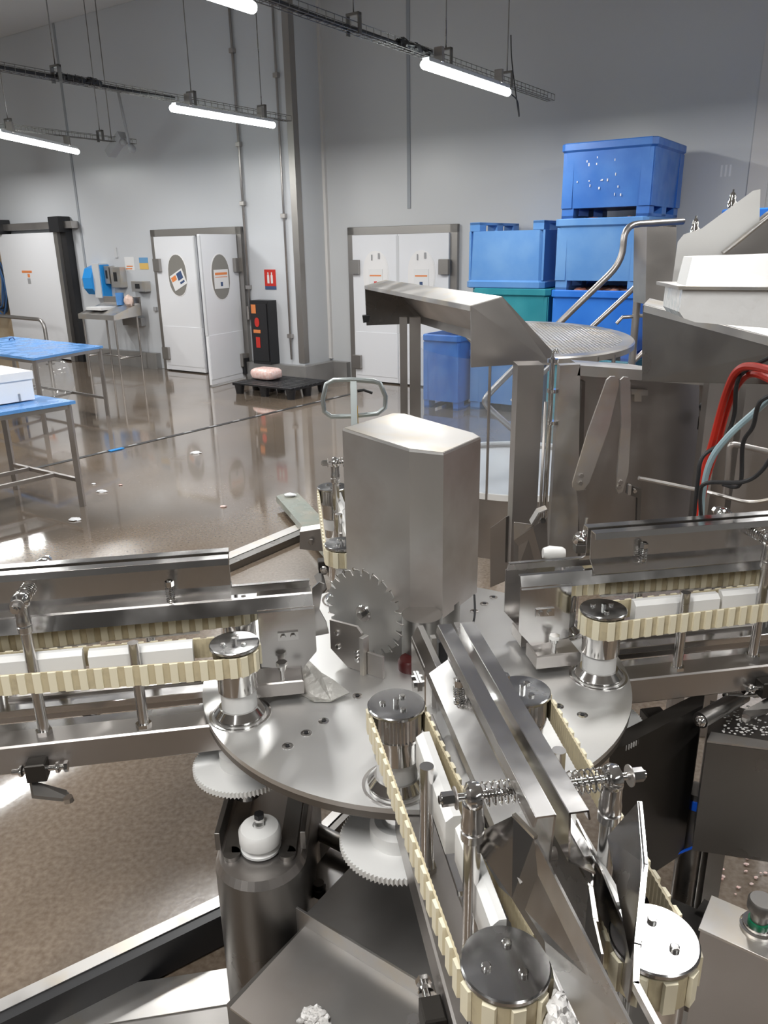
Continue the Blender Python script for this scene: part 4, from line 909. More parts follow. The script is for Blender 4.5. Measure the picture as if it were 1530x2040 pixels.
def belt_path(p0, r0_, p1, r1_, ds=0.0055):
    # racetrack round two equal circles: list of (point, outward normal)
    p0, p1 = Vector(p0), Vector(p1); d = (p1 - p0).normalized(); n = Vector((-d.y, d.x)); out = []
    L = (p1 - p0).length; segs = []
    k = int(L / ds); a0 = math.atan2(n.y, n.x)
    for i in range(k): out.append((p0 + d * L * i / k + n * r0_, n.copy()))
    m = int(math.pi * r0_ / ds)
    for i in range(m): a_ = a0 - math.pi * i / m; v_ = Vector((math.cos(a_), math.sin(a_))); out.append((p1 + v_ * r0_, v_))
    for i in range(k): out.append((p1 - d * L * i / k - n * r0_, -n))
    for i in range(m): a_ = a0 + math.pi - math.pi * i / m; v_ = Vector((math.cos(a_), math.sin(a_))); out.append((p0 + v_ * r0_, v_))
    return out
def make_belt(arm, p0, p1, rr=0.0525):
    path = belt_path(p0, rr, p1, rr); n = len(path); z0, z1 = 1.020, 1.070; b = MB(MACH); vs = []; fs = []
    for i, (p, nn) in enumerate(path):
        ti = 0.0 if i % 2 else -0.0012
        for off in (ti, 0.003):
            for z in (z0, z1): vs.append((p.x + nn.x * off, p.y + nn.y * off, z))
    for i in range(n):
        j = (i + 1) % n; A_, B_ = i * 4, j * 4
        fs += [(A_, A_ + 1, B_ + 1, B_), (A_ + 2, B_ + 2, B_ + 3, A_ + 3), (A_ + 1, A_ + 3, B_ + 3, B_ + 1), (A_, B_, B_ + 2, A_ + 2)]
    b.add(vs, fs); bl = b.build('belt', CREAM, arm)
    b = MB(MACH); pitch = 6
    for i in range(0, n - 1, pitch):
        p, nn = path[i]; tt_ = Vector((nn.y, -nn.x)); w1, w2 = 0.0095, 0.0082
        q = []
        for zz in (z0 + 0.001, z1 + 0.0005):
            q.append([(p.x + tt_.x * s_ + nn.x * o_, p.y + tt_.y * s_ + nn.y * o_, zz) for s_, o_ in ((-w1, 0.0028), (w1, 0.0028), (w2, 0.0085), (-w2, 0.0075))])
        b.add(q[0] + q[1], [(0, 1, 2, 3), (7, 6, 5, 4), (0, 4, 5, 1), (1, 5, 6, 2), (2, 6, 7, 3), (3, 7, 4, 0)])
    b.build('cleat', CREAMW, bl)
    return bl
arm = thing('conveyor_arm', mp(0, 0, 0), 'conveyor arm reaching to the bottom right corner, twin belts and spring rods', 'conveyor', 'conveyor arms round the turntable', MA)
LONG = []
IY, OY, IX, OX = -0.457, -1.068, 0.132, 0.102
for sx in (-1, 1):
    make_pulley(arm, sx * IX, IY, False); make_pulley(arm, sx * OX, OY, True)
    make_belt(arm, (sx * IX, IY), (sx * OX, OY))
    # beam under the belts
    dirb = Vector((-sx * 0.02, OY - IY)).normalized()
    b = MB(MACH); b.bb(sx * 0.075, sx * 0.145, -1.16, -0.50, 0.80, 0.875); b.build('beam', STEEL, arm)
    MB(MACH).bb(sx * 0.03, sx * 0.075, -1.14, -0.54, 0.845, 0.865).build('inner_ledge', POL, arm)
    # posts
    ph = MB(MACH).lathe([(0.0125, 0.885), (0.0125, 1.10)], (sx * 0.120, -0.685, 0), seg=20).build('short_post', POL, arm)
    MB(MACH).hexa((sx * 0.120, -0.685, 0.875), (0, 0, 1), 0.019, 0.012).build('post_nut', CHR, ph)
    tx, ty = sx * 0.104, -0.915
    ph = MB(MACH).lathe([(0.0125, 0.885), (0.0125, 1.14), (0.017, 1.145), (0.017, 1.158), (0.014, 1.16), (0.017, 1.163), (0.017, 1.175), (0.0155, 1.18), (0.0155, 1.205)], (tx, ty, 0), seg=20).build('tall_post', POL, arm)
    MB(MACH).hexa((tx, ty, 0.875), (0, 0, 1), 0.019, 0.012).build('post_nut', CHR, ph)
    MB(MACH).lathe([(0.012, -0.012), (0.019, -0.008), (0.021, 0), (0.019, 0.008), (0.012, 0.012)], (tx, ty, 1.218), (1, 0, 0), 24).build('rod_eye', CHR, ph)
    # spring rod pressing on the hold down
    xi = sx * 0.022
    rd = MB(MACH).cyl((tx + sx * 0.05, ty, 1.218), (xi, ty, 1.218), 0.006, seg=12).build('spring_rod', CHR, arm)
    MB(MACH).helix((tx - sx * 0.014, ty, 1.218), (xi + sx * 0.004, ty, 1.218), 0.0165, 0.0014, 7).build('spring', CHR, rd)
    MB(MACH).hexa((tx + sx * 0.028, ty, 1.218), (sx, 0, 0), 0.0105, 0.018).build('lock_nut', CHR, rd)
    MB(MACH).lathe([(0.016, 0), (0.016, 0.002)], (tx + sx * 0.025, ty, 1.218), (sx, 0, 0), 20).build('washer', STEEL, rd)
    # white wear blocks between the belt runs
    for y0, y1 in ((-0.79, -0.555), (-1.00, -0.805)):
        b = MB(MACH); x0, x1 = sx * (0.086 - 0.008 * (y0 < -0.9)), sx * (0.112 - 0.012 * (y0 < -0.9))
        b.prism([(x0, y1, 1.004), (x1, y1, 1.004), (x1, y1 - 0.0, 1.068), ((x0 + x1) / 2, y1, 1.078), (x0, y1, 1.078)], (0, y0 - y1, 0)); b.build('wear_block', WHITE, arm)
        MB(MACH).hexa((sx * 0.113, (y0 + y1) / 2, 1.035), (sx, 0, 0), 0.006, 0.008).build('block_bolt', CHR, arm)
    # lower guide: rail strip with a folded lip, end cheek near the centre
    b = MB(MACH); b.strip([(sx * 0.062, 0, 1.118), (sx * 0.047, 0, 1.150), (sx * 0.036, 0, 1.150)], (0, 0.72, 0), 0.003)
    b.v = [p + (MACH.to_3x3() @ Vector((0, -0.985, 0))) for p in b.v]; b.build('guide_rail', POL, arm)
    LONG.append(('guide_rail', [(sx * 0.062, 0, 1.118), (sx * 0.047, 0, 1.150), (sx * 0.036, 0, 1.150)], 0.0, -0.265, 1.55))
    LONG.append(('hold_down_sheet', [(sx * 0.038, 0, 1.236), (sx * 0.035, 0, 1.250), (sx * 0.010, 0, 1.250), (sx * 0.014, 0, 1.172), (sx * 0.052, 0, 1.145)], -0.012, -0.46, 1.55))
    ck = MB(MACH).sheet([(sx * 0.060, -0.262, 1.125), (sx * 0.060, -0.40, 1.125), (sx * 0.060, -0.40, 0.97), (sx * 0.060, -0.30, 0.955), (sx * 0.060, -0.262, 1.0)], 0.003).build('guide_cheek', POL, arm)
    MB(MACH).bb(sx * 0.062, sx * 0.067, -0.355, -0.305, 1.040, 1.062).build('bolt_plate', CHR, ck)
    for y in (-0.318, -0.342): MB(MACH).hexa((sx * 0.067, y, 1.051), (sx, 0, 0), 0.007, 0.006).build('cheek_bolt', CHR, ck)
    # hold down sheet: lip, face, flare
    b = MB(MACH); b.strip([(sx * 0.038, 0, 1.236), (sx * 0.035, 0, 1.250), (sx * 0.010, 0, 1.250), (sx * 0.014, 0, 1.172), (sx * 0.052, 0, 1.145)], (0, 0.55, 0), 0.003)
    b.v = [p + (MACH.to_3x3() @ Vector((-0.012, -1.01, 0))) for p in b.v]; b.build('hold_down_sheet', POL, arm)
    # spring bolt on the flare
    sb = MB(MACH).cyl((sx * 0.040, -0.60, 1.155), (sx * 0.042, -0.60, 1.215), 0.006, seg=10).build('spring_bolt', CHR, arm)
    MB(MACH).helix((sx * 0.040, -0.60, 1.160), (sx * 0.042, -0.60, 1.198), 0.0095, 0.0014, 8).build('short_spring', CHR, sb)
    MB(MACH).hexa((sx * 0.042, -0.60, 1.200), (0, 0, 1), 0.011, 0.012).build('bolt_head', CHR, sb)
    # cross bearer and clamp knob near the centre
    MB(MACH).bb(sx * 0.02, sx * 0.10, -0.42, -0.30, 0.905, 0.945).build('bearer', STEEL, arm)
    kb = MB(MACH).lathe([(0.006, 0.945), (0.006, 0.972), (0.010, 0.975), (0.010, 0.990)], (sx * 0.088, -0.35, 0), seg=12).build('clamp_bolt', CHR, arm)
    MB(MACH).hexa((sx * 0.088, -0.35, 0.985), (0, 0, 1), 0.014, 0.010).build('knob_head', CHR, kb)
    # toggle clamp hanging from the beam flank
    xb, yb = sx * 0.146, -0.925
    cl = MB(MACH).bb(xb, xb + sx * 0.035, yb - 0.022, yb + 0.022, 0.795, 0.842).build('toggle_clamp', DARKM, arm)
    for y0, y1 in ((yb + 0.022, yb + 0.062), (yb - 0.055, yb - 0.022)):
        MB(MACH).cyl((xb + sx * 0.018, y0, 0.82), (xb + sx * 0.018, y1, 0.82), 0.007, seg=12).build('toggle_pin', CHR, cl)
        MB(MACH).lathe([(0.013, 0), (0.014, 0.003), (0.014, 0.006), (0.010, 0.009)], (xb + sx * 0.018, (y0 + y1) / 2, 0.82), (0, 1, 0), 18).build('pin_collar', CHR, cl)
    MB(MACH).hexa((xb + sx * 0.018, yb + 0.060, 0.82), (0, 1, 0), 0.013, 0.008).build('pin_head', CHR, cl)
    MB(MACH).sheet([(xb + sx * 0.02, yb - 0.02, 0.79), (xb + sx * 0.05, yb - 0.01, 0.77), (xb + sx * 0.03, yb + 0.07, 0.73), (xb + sx * 0.01, yb + 0.05, 0.745)], 0.012).build('toggle_lever', DSTEEL, cl)
    MB(MACH).hexa((xb + sx * 0.035, yb + 0.06, 0.735), (0, 0, 1), 0.012, 0.012).build('lever_nut', CHR, cl)
# outer end guides
pa = MB(MACH).sheet([(-0.039, -0.989, 1.20), (-0.035, -1.26, 1.20), (-0.050, -1.29, 1.12), (-0.059, -1.097, 1.12), (-0.073, -1.007, 1.12)], 0.004).build('end_guide', RUST, arm)
MB(MACH).sheet([(-0.053, -0.944, 1.20), (-0.039, -0.989, 1.20), (-0.073, -1.007, 1.12), (-0.082, -0.98, 1.115), (-0.092, -0.911, 1.12), (-0.087, -0.90, 1.14)], 0.004).build('flare_fold', RUST, pa)
MB(MACH).cyl((-0.035, -0.97, 1.15), (0.0, -0.97, 1.15), 0.009, seg=12).build('spacer', STEEL, pa)
MB(MACH).strip([(-0.053, -0.944, 1.203), (-0.039, -0.989, 1.203)], (0, 0, -0.01), 0.006).build('bright_edge', STEELL, pa)
pb = MB(MACH).sheet([(0.13, -0.950, 1.20), (0.085, -0.955, 1.15), (0.072, -1.064, 1.12), (0.03, -1.14, 1.14), (0.016, -1.17, 1.198), (0.082, -1.06, 1.20)], 0.005).build('end_guide', RUST, arm)
MB(MACH).strip([(0.13, -0.950, 1.20), (0.082, -1.06, 1.20), (0.016, -1.17, 1.20), (-0.008, -1.215, 1.20), (-0.008, -1.29, 1.20)], (0, 0, -0.012), 0.0065).build('edge_bar', POL, pb)
inv_ = MACH.inverted()
for nm, z, m_, px in (('inner_sheet', 1.14, DSTEEL, ((1097, 1636), (1150, 1720), (1175, 1765), (1184, 1830), (1200, 1900))), ('inner_sheet', 1.14, DSTEEL, ((1140, 1636), (1183, 1702), (1179, 1765), (1190, 1835))), ('channel_side', 1.12, POL, ((1150, 1632), (1200, 1735), (1250, 1860), (1264, 1895))), ('channel_side', 1.06, DSTEEL, ((1188, 1790), (1262, 1930), (1312, 2050)))):
    b = MB(); b.strip([PZ(x, y, z) for x, y in px], (0, 0, -0.085), 0.003); b.build(nm, m_, arm)
MB().sheet([PZ(1066, 1836, 1.13), PZ(1088, 1840, 1.13), PZ(1152, 1908, 1.13), PZ(1150, 1924, 1.12), PZ(1118, 1912, 1.12)], 0.003).build('corner_fold', POL, arm)
MB().sheet([PZ(1150, 1915, 1.10), PZ(1216, 1985, 1.10), PZ(1216, 2060, 1.10), PZ(1152, 2060, 1.10)], 0.003).build('lower_plate', STEEL, arm)
b = MB(MACH)
for k in range(40): b.ball((-0.052 + random.uniform(-0.014, 0.012), -1.16 + random.uniform(-0.05, 0.05), 1.045 + random.uniform(-0.03, 0.03)), 0.010, (1, 1.2, 1), 7, 5, 0.25)
b.build('ice_residue', ICE, arm)['kind'] = 'stuff'
arms = {}
for k, lab in ((-90, 'conveyor arm running off the left edge before the saw blade'), (90, 'conveyor arm running off the right edge before the cabinet'), (180, 'rear conveyor arm mostly hidden behind the square cover')):
    arms[k] = copy_tree(arm, rz=MA + R(k), label=lab)
    for c_ in kids(arms[k]):
        if c_.name.split('.')[0] in ('end_guide', 'inner_sheet', 'channel_side', 'corner_fold', 'lower_plate', 'ice_residue') or (k != 180 and c_.name.split('.')[0] in ('guide_rail', 'hold_down_sheet')):
            for g_ in kids(c_): bpy.data.objects.remove(g_)
            bpy.data.objects.remove(c_)
    if k != 180:      # the side arms carry longer rails, running out of the picture
        fr_ = Matrix.Translation(MC) @ Matrix.Rotation(MA + R(k), 4, 'Z')
        for nm, pr_, dx_, ys, ye in LONG:
            b = MB(fr_); b.strip([(x + dx_, ys, z) for x, _, z in pr_], (0, -(ye + ys), 0), 0.003); b.build(nm, POL, arms[k])

BLADEM = mat('satin saw steel', (0.70, 0.70, 0.69), 0.3, 0.95)
# ---- saw blade, its holder and the square cover, set diagonally
SBC = Vector((-0.140, -0.034, 1.026))       # u, w, z in the diagonal frame
t = thing('saw_blade', dp(-0.112, -0.076, 0.92), 'upright circular saw blade with coarse hooked teeth', 'saw blade')
pr = []; nt_ = 24; Rb = 0.127
for k in range(nt_):
    a_ = -2 * math.pi * k / nt_
    for da, r_ in ((0.0, Rb), (0.10, Rb - 0.003), (0.45, Rb - 0.0045), (0.66, Rb - 0.006), (0.74, Rb - 0.018), (0.83, Rb - 0.022), (0.92, Rb - 0.018)):
        ang = a_ - 2 * math.pi * da / nt_; pr.append((SBC.x + r_ * math.cos(ang), SBC.y - 0.0012, SBC.z + r_ * math.sin(ang)))
MB(DIAG).prism(pr, (0, 0.0024, 0)).build('disc', BLADEM, t)
for k in range(nt_):
    a_ = -2 * math.pi * (k + 0.02) / nt_; c = (SBC.x + (Rb - 0.004) * math.cos(a_), SBC.y, SBC.z + (Rb - 0.004) * math.sin(a_))
    MB(DIAG @ Matrix.Translation(c) @ Matrix.Rotation(-a_, 4, 'Y')).bb(-0.004, 0.005, -0.002, 0.002, -0.002, 0.0015).build('tooth_tip', CHR, t)
MB(DIAG).lathe([(0.024, 0), (0.024, 0.004), (0.021, 0.007), (0.012, 0.007)], (SBC.x, SBC.y - 0.001, SBC.z), (0, -1, 0), 32).build('flange', CHR, t)
MB(DIAG).hexa((SBC.x, SBC.y - 0.008, SBC.z), (0, -1, 0), 0.010, 0.012).build('arbor_nut', CHR, t)
MB(DIAG).cyl((SBC.x, SBC.y + 0.001, SBC.z), (SBC.x, 0.075, SBC.z), 0.011).build('arbor', STEEL, t)
t = thing('blade_guard', dp(-0.15, -0.11, PZT), 'bolted steel bracket plates at the foot of the saw blade', 'bracket')
# bracket plate in front of the blade's lower left
c0 = [(-0.205, 1.015), (-0.115, 1.02), (-0.100, 1.005), (-0.100, 0.892), (-0.150, 0.892), (-0.205, 0.93)]
MB(DIAG).prism([(u_, -0.092, z_) for u_, z_ in c0], (0, -0.008, 0)).build('front_plate', STEEL, t)
MB(DIAG).bb(-0.098, -0.085, -0.112, -0.088, 0.890, 1.0).build('edge_rib', STEELL, t)
MB(DIAG).bb(-0.083, -0.035, -0.098, -0.090, 0.890, 0.955).build('side_plate', STEEL, t)
for u_, z_ in ((-0.180, 0.985), (-0.178, 0.945), (-0.115, 0.945), (-0.115, 0.925)):
    MB(DIAG).lathe([(0.008, 0), (0.008, 0.004), (0.005, 0.006)], (u_, -0.100, z_), (0, -1, 0), 12).build('bolt', CHR, t)
t = thing('arc_guard', mp(-0.25, 0.1, PZT), 'polished curved guide plate at the left of the saw blade', 'guard')
pts = [PY(x, y, 1.86) for x, y in ((622, 1172), (636, 1160), (646, 1164), (640, 1190), (636, 1215), (650, 1240), (655, 1262), (624, 1268), (621, 1230))]
MB().prism(pts, (0.0, 0.006, 0)).build('plate', POL, t)
t = thing('frosted_shield', mp(-0.23, -0.04, PZT), 'rough curved splash shield lying at the foot of the blade', 'shield')
P_ = [PZ(x, y, PZT + zz) for x, y, zz in ((602, 1313, 0.05), (613, 1313, 0.05), (640, 1340, 0.04), (665, 1355, 0.03), (697, 1380, 0.008), (660, 1397, 0.004), (625, 1397, 0.004), (585, 1378, 0.004), (583, 1335, 0.03))]
MB().sheet(P_, 0.004).build('shield', mat('frosted wet steel', (0.62, 0.61, 0.58), 0.42, 1, bump=(70, 0.8)), t)
# square cover over the saw motor: sloping lid, two chamfered corners
t = thing('motor_cover', dp(-0.14, 0.2, 1.0), 'tall square steel motor cover with chamfered corners', 'cover')
fp = [(-0.28, 0.075), (-0.064, 0.075), (0.010, 0.121), (0.005, 0.325), (-0.025, 0.342), (-0.255, 0.335), (-0.28, 0.31)]
def ztop(u_): return 1.452 + (0.01 - u_) * 0.135
b = MB(DIAG); n = len(fp)
vs = [(u_, w_, 0.985) for u_, w_ in fp] + [(u_, w_, ztop(u_) - 0.006) for u_, w_ in fp] + [(u_ * 0.985 - 0.002, w_ * 0.985 + 0.003, ztop(u_)) for u_, w_ in fp]
fs = [tuple(range(n))[::-1], tuple(range(2 * n, 3 * n))] + [(k * n + i, k * n + (i + 1) % n, k * n + n + (i + 1) % n, k * n + n + i) for k in (0, 1) for i in range(n)]
b.add(vs, fs); b.build('shell', COVERM, t)
MB(DIAG).prism([(u_ * 0.97 - 0.004, w_ * 0.97 + 0.006, ztop(u_) + 0.0) for u_, w_ in fp], (0, 0, 0.0012)).build('lid', STEELL, t)
MB(DIAG).cyl((-0.06, 0.2, PZT), (-0.06, 0.2, 1.0), 0.07).build('motor_neck', DSTEEL, t)
cable('thin_black_cable', [mp(0.20, 0.14, 1.02), mp(0.19, 0.10, 0.97), mp(0.16, 0.06, 0.93), mp(0.12, 0.0, 0.905), mp(0.07, -0.05, 0.9)], 0.003, RUBBER, 'thin black cable under the square cover')
t = thing('centre_post', mp(0.045, -0.17, PZT), 'black flat post standing between the front conveyor rails', 'post')
MB(MACH).bb(0.02, 0.045, -0.185, -0.165, PZT, 1.06).build('post', BLACK, t)
MB(MACH).bb(0.0, 0.012, -0.20, -0.18, PZT, 1.08).build('blade', POL, t)
tag(MB(MACH).lathe([(0.035, 0.0), (0.035, 0.0), (0.036, 0.02), (0.03, 0.03)], (-0.01, 0.0, PZT), seg=28).build('red_cap', mat('dark red plastic', (0.07, 0.01, 0.01), 0.35)), 'dark red round cap on the plate behind the saw blade', 'stopper')  # low dark red cap

# ---- motor column with white spool, in front left under the plate
cc = (-0.306, 1.492); rr_ = 0.108; zt = 0.60
t = thing('motor_column', (cc[0], cc[1], 0), 'round ended steel motor column standing on the floor', 'column')
def stad(r_, z, y_back=1.86, n=20): return [(cc[0] + r_ * math.cos(a_), cc[1] + r_ * math.sin(a_), z) for a_ in [math.pi + math.pi * k / n for k in range(n + 1)]] + [(cc[0] + r_, y_back, z), (cc[0] - r_, y_back, z)]
MB().prism(stad(rr_, 0), (0, 0, zt - 0.02), True).build('shell', DSTEEL, t)
b = MB(); o1, o2 = stad(rr_, zt - 0.02), stad(rr_ - 0.010, zt)
n = len(o1); b.add(o1 + o2, [(i, (i + 1) % n, n + (i + 1) % n, n + i) for i in range(n)] + [tuple(range(n, 2 * n))]); b.build('top_plate', STEEL, t)
# two raised side cheeks and the recessed belt slot
for sx in (-1, 1):
    b = MB(); x0 = cc[0] + sx * 0.045
    b.prism([(x0, cc[1] - 0.02, zt), (x0 + sx * 0.04, cc[1] - 0.02, zt), (x0 + sx * 0.04, cc[1] + 0.20, zt), (x0, cc[1] + 0.20, zt)], (0, 0, 0.012)); b.cyl((x0 + sx * 0.02, cc[1] - 0.02, zt), (x0 + sx * 0.02, cc[1] - 0.02, zt + 0.012), 0.02); b.build('slide_cheek', DSTEEL, t)
b = MB(); b.bb(cc[0] - 0.107, cc[0] - 0.095, cc[1], cc[1] + 0.30, zt, zt + 0.05).bb(cc[0] + 0.095, cc[0] + 0.107, cc[1], cc[1] + 0.30, zt, zt + 0.05); b.build('side_flange', DSTEEL, t)
t = thing('spool', (cc[0], cc[1], zt), 'white plastic grooved spool with a steel pin on the motor column', 'spool')
MB().lathe([(0.042, zt), (0.048, zt + 0.006), (0.048, zt + 0.012), (0.040, zt + 0.018), (0.040, zt + 0.022), (0.050, zt + 0.028), (0.050, zt + 0.056), (0.044, zt + 0.064), (0.016, zt + 0.070), (0.014, zt + 0.062)], (cc[0], cc[1] + 0.005, 0), seg=40).build('body', WHITE, t)
MB().cyl((cc[0], cc[1] + 0.01, zt + 0.05), (cc[0], cc[1] + 0.01, zt + 0.085), 0.011).build('pin', CHR, t)
MB().hexa((cc[0], cc[1] + 0.01, zt + 0.085), (0, 0, 1), 0.012, 0.012).build('pin_head', BLACK, t)

# ---- flat chute cover in the foreground, set diagonally, with a folded ridge
t = thing('chute_cover', dp(0.25, -0.45, 0.0), 'wide flat steel chute cover with a raised fold, below the front conveyor', 'cover')
MB(DIAG).sheet([(0.0, -0.49, 0.452), (0.0, -0.18, 0.46), (0.10, -0.10, 0.46), (0.62, -0.10, 0.46), (0.62, -0.49, 0.452)], 0.006).build('upper_panel', COVERM, t)
MB(DIAG).sheet([(0.02, -0.74, 0.44), (0.02, -0.50, 0.45), (0.62, -0.50, 0.45), (0.62, -0.74, 0.44)], 0.006).build('lower_panel', COVERM, t)
MB(DIAG).bb(-0.012, 0.62, -0.500, -0.494, 0.40, 0.492).build('ridge_fold', STEELL, t)
MB(DIAG).prism([(0.004, -0.735, 0.0), (0.62, -0.735, 0.0), (0.62, -0.10, 0.0), (0.01, -0.10, 0.0)], (0, 0, 0.437)).build('chute_body', DSTEEL, t)
b = MB()
for k in range(46):
    c = PZ(628 + random.gauss(0, 12), 2030 + random.gauss(0, 10), 0.455); b.ball((c.x, c.y, 0.455 + random.uniform(-0.002, 0.012)), random.uniform(0.005, 0.009), (1.2, 1, 0.8), 7, 5, 0.3)
tag(b.build('ice_slush', ICE), 'lump of crushed ice on the lower chute cover', 'ice', kind='stuff')
# floor frame members seen left
def bar(nm, a_, c_, wd, h_, m, lab, cat='beam', m2=None):
    t = thing(nm, a_, lab, cat); d_ = (c_ - a_); q_ = Vector((-d_.y, d_.x, 0)).normalized() * wd / 2
    MB().prism([a_ - q_, a_ + q_, a_ + q_ - Vector((0, 0, h_)), a_ - q_ - Vector((0, 0, h_))], d_).build('bar', m, t)
    MB().prism([a_ - q_ * 1.02 + Vector((0, 0, 0.001)), a_ + q_ * 0.2 + Vector((0, 0, 0.001)), a_ + q_ * 0.2 + Vector((0, 0, 0.004)), a_ - q_ * 1.02 + Vector((0, 0, 0.004))][::-1] if False else [a_ + q_ * 1.02 + Vector((0, 0, 0.001)), a_ - q_ * 0.1 + Vector((0, 0, 0.001)), a_ - q_ * 0.1 + Vector((0, 0, 0.004)), a_ + q_ * 1.02 + Vector((0, 0, 0.004))], d_).build('bright_edge', STEELL, t)
    return t
bar('frame_beam', PZ(-40, 2035, 0.12), PZ(470, 1790, 0.12), 0.07, 0.11, BLACK, 'black floor beam with bright edge left of the motor column')
bar('frame_beam', PZ(-40, 2075, 0.03), PZ(520, 1985, 0.03), 0.20, 0.03, DSTEEL, 'wide steel foot plate at the bottom left')
bar('frame_beam', PZ(560, 1740, 0.35), PZ(720, 1580, 0.35), 0.05, 0.06, DSTEEL, 'black and silver beam between the motor column and the gear')
MB_ = MB().cyl(PZ(560, 1620, 0.40), PZ(720, 1700, 0.40), 0.022)
tag(MB_.build('cross_tube', STEELL), 'short pale tube behind the motor column', 'tube')
t = thing('belt_tensioner', PZ(650, 1700, 0.30), 'chromed bracket with bolt beside the motor column', 'bracket')
MB().sheet([PZ(612, 1750, 0.36), PZ(690, 1650, 0.36), PZ(720, 1690, 0.36), PZ(660, 1790, 0.36)], 0.01).build('plate', POL, t)
c = PZ(636, 1780, 0.37); MB().hexa(c, (0, 0, 1), 0.02, 0.02).lathe([(0.014, 0.02), (0.014, 0.035)], c, seg=16).build('bolt', DSTEEL, t)
# pale channel leading over the floor to the rear arm
bar('floor_channel', PZ(440, 1120, 0.05), PZ(612, 1048, 0.05), 0.16, 0.05, DSTEEL, 'pale steel channel on the floor behind the left conveyor')
t = thing('rear_bracket', PY(640, 1080, 2.95), 'dull steel bracket block with a bolt left of the rear conveyor', 'bracket')
MB().prism([PY(597, 1060, 2.95), PY(660, 1050, 2.95), PY(660, 1100, 2.95), PY(597, 1094, 2.95)], (0, 0.06, 0)).build('block', STEEL, t)
MB().hexa(PY(620, 1078, 2.94), (0, -1, 0), 0.012, 0.015).build('bolt', CHR, t)

# ---- right side: cabinet block with knob, dark housing, clutter
t = thing('switch_box', dp(0.93, -0.30, 0), 'grey steel box with a big black topped push button, bottom right', 'control box')
MB(DIAG).bb(0.83, 1.30, -0.345, -0.262, 0.35, 0.80).build('box', STEEL, t)
MB(DIAG).bb(0.827, 1.303, -0.348, -0.259, 0.798, 0.804).build('lid', STEELL, t)
MB(DIAG).bb(1.0, 1.06, -0.33, -0.28, 0.0, 0.36).build('stand', STEEL, t)
bt = MB(DIAG).lathe([(0.030, 0.804), (0.030, 0.810), (0.026, 0.812), (0.026, 0.818)], (0.912, -0.290, 0), seg=30).build('button_base', CHR, t)
MB(DIAG).lathe([(0.018, 0.817), (0.018, 0.824)], (0.912, -0.290, 0), seg=24).build('gasket', GREEN, bt)
MB(DIAG).lathe([(0.015, 0.822), (0.015, 0.845), (0.023, 0.848), (0.023, 0.864), (0.020, 0.868)], (0.912, -0.290, 0), seg=30).build('push_cap', DSTEEL, bt)
t = thing('drive_housing', mp(0.95, -0.1, 0), 'big dark steel housing below the right conveyor', 'housing')
a_ = [PZ(1408, 1480, 0.70), PZ(1600, 1504, 0.70), PZ(1600, 1440, 0.70), PZ(1415, 1395, 0.70)]
MB().prism(a_, (0, 0, -0.35)).build('body', DSTEEL, t)
MB().prism([p + Vector((0, 0, 0.001)) for p in (a_[0], a_[1], PZ(1600, 1492, 0.70), PZ(1416, 1462, 0.70))], (0, 0, 0.006)).build('front_lip', STEELL, t)
MB().box((a_[0].x + 0.12, a_[0].y + 0.12, 0.175), (0.05, 0.05, 0.35)).build('leg', DSTEEL, t)
b = MB()
for k in range(130):
    c = PZ(random.uniform(1440, 1530), random.uniform(1405, 1465), 0.705); b.ball((c.x, c.y, 0.706), random.uniform(0.0012, 0.004), (1.4, 1, 0.4), 6, 4, 0.3)
tag(b.build('water_droplets', ICE), 'wet droplets scattered on the dark housing', 'droplets', kind='stuff')
def sheetpx(nm, pts, m, lab, cat, th=0.008):
    return tag(MB().sheet([PZ(x, y, z) if len(q) == 3 else None for q in pts for x, y, z in [q]], th).build(nm, m), lab, cat)
# very dark panel added to darken the gap below right arm, on a stanchion
q0, q1 = PZ(1215, 1500, 0.76), PZ(1400, 1405, 0.76); q2 = Vector((0.04, 0.08, 0))
tag(MB().prism([q0, q1, q1 + q2, q0 + q2], (0, 0, -0.50)).build('shade_panel', DARKM), 'very dark panel added to darken the gap under the right conveyor beam', 'skirt plate')
c = (q0 + q1) / 2 + q2; tag(MB().box((c.x, c.y + 0.05, 0.36), (0.06, 0.06, 0.72), MA).build('stanchion', DARKM), 'dark square stanchion carrying the added dark panel', 'stanchion')
a1, a2 = PZ(1345, 1500, 0.45), PZ(1290, 1640, 0.35); bar('side_strut', a1, a2, 0.035, 0.02, STEEL, 'slanting steel strut under the right conveyor', 'strut')
t = thing('drain_pipe', PZ(1380, 1640, 0.0), 'dark upright pipe with a blue clip right of the strut', 'pipe')
c = PZ(1385, 1600, 0.4); MB().cyl((c.x, c.y, 0), (c.x, c.y, 0.45), 0.035).build('pipe', DSTEEL, t); MB().cyl((c.x, c.y, 0.40), (c.x, c.y, 0.43), 0.038).build('clip', BLUET, t)
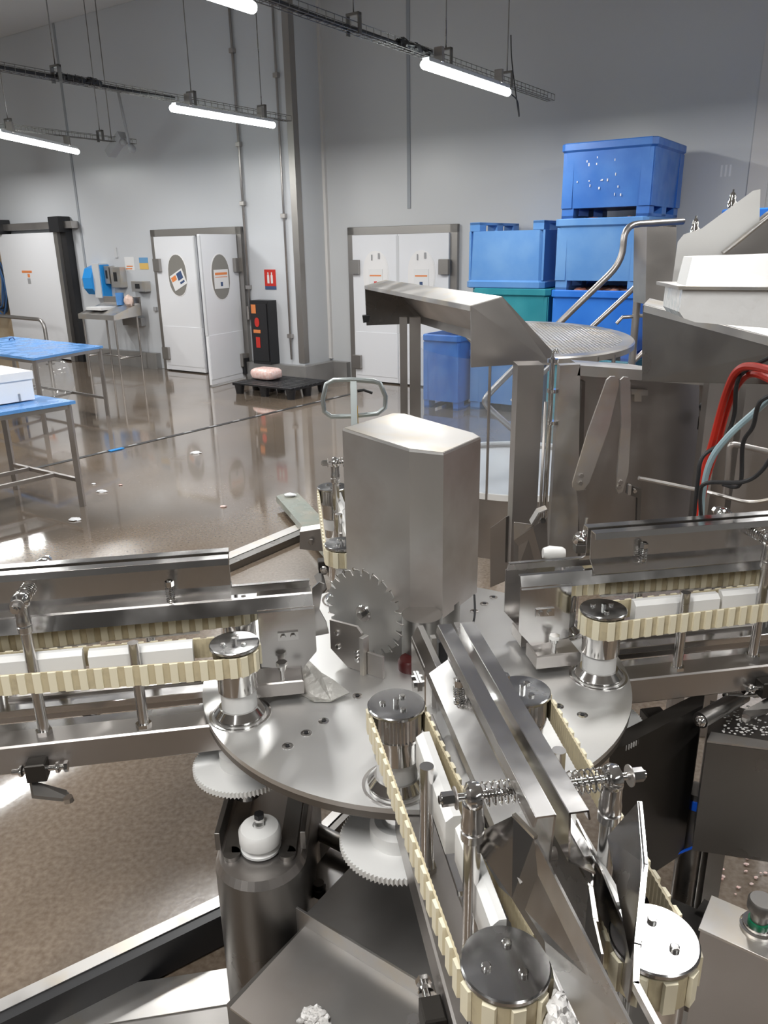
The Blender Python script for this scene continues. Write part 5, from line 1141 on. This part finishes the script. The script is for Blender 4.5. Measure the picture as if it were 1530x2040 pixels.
cable('blue_tie', [PZ(1298, 1718, 0.25), PZ(1350, 1700, 0.27), PZ(1415, 1675, 0.28)], 0.004, BLUET, 'bright blue tie strap crossing the dark gap', 'strap')
cable('thin_hose', [PZ(1320, 1650, 0.3), PZ(1350, 1665, 0.28), PZ(1375, 1705, 0.2), PZ(1378, 1745, 0.12), PZ(1350, 1790, 0.06)], 0.005, GREY, 'thin grey hose curving beside the blue strap', 'hose')
cable('thin_hose', [PZ(1310, 1455, 0.6), PZ(1335, 1452, 0.6), PZ(1360, 1465, 0.55), PZ(1371, 1482, 0.5)], 0.004, LGREY, 'thin pale hose end under the right conveyor beam', 'hose')
b = MB(); c = PZ(1450, 1720, 0)
for k in range(26):
    q_ = PZ(random.uniform(1410, 1530), random.uniform(1690, 1790), 0); b.ball((q_.x, q_.y, 0.006), random.uniform(0.002, 0.007), (1.4, 1, 0.5), 7, 5, 0.3)
tag(b.build('fish_crumbs', PINK), 'pinkish crumbs scattered on the brown floor at right', 'crumbs', kind='stuff')
t = thing('hinge_clamp', PZ(1430, 1420, 0.75), 'dark cylinder clamp with chromed joints on the housing', 'clamp')
MB().cyl(PZ(1395, 1435, 0.75), PZ(1480, 1385, 0.75), 0.022).build('cylinder', DSTEEL, t)
for x, y in ((1395, 1437), (1450, 1385), (1475, 1380), (1505, 1380)): MB().ball(PZ(x, y, 0.765), 0.015, jit=0.1).build('joint', CHR, t)
MB().cyl(PZ(1450, 1385, 0.77), PZ(1525, 1382, 0.77), 0.007).build('joint_pin', CHR, t)
t = thing('base_plate_frame', PZ(1370, 1800, 0.0), 'dark floor frame bars behind the control box', 'frame')
for (x0, y0, x1, y1) in ((1310, 1790, 1400, 1830), (1385, 1830, 1330, 2040), (1400, 1830, 1420, 1800)):
    A_, B_ = PZ(x0, y0, 0.15), PZ(x1, y1, 0.15); d_ = B_ - A_; q_ = Vector((-d_.y, d_.x, 0)).normalized() * 0.025
    MB().prism([A_ - q_, A_ + q_, A_ + q_ - Vector((0, 0, 0.15)), A_ - q_ - Vector((0, 0, 0.15))], d_).build('bar', DSTEEL, t)
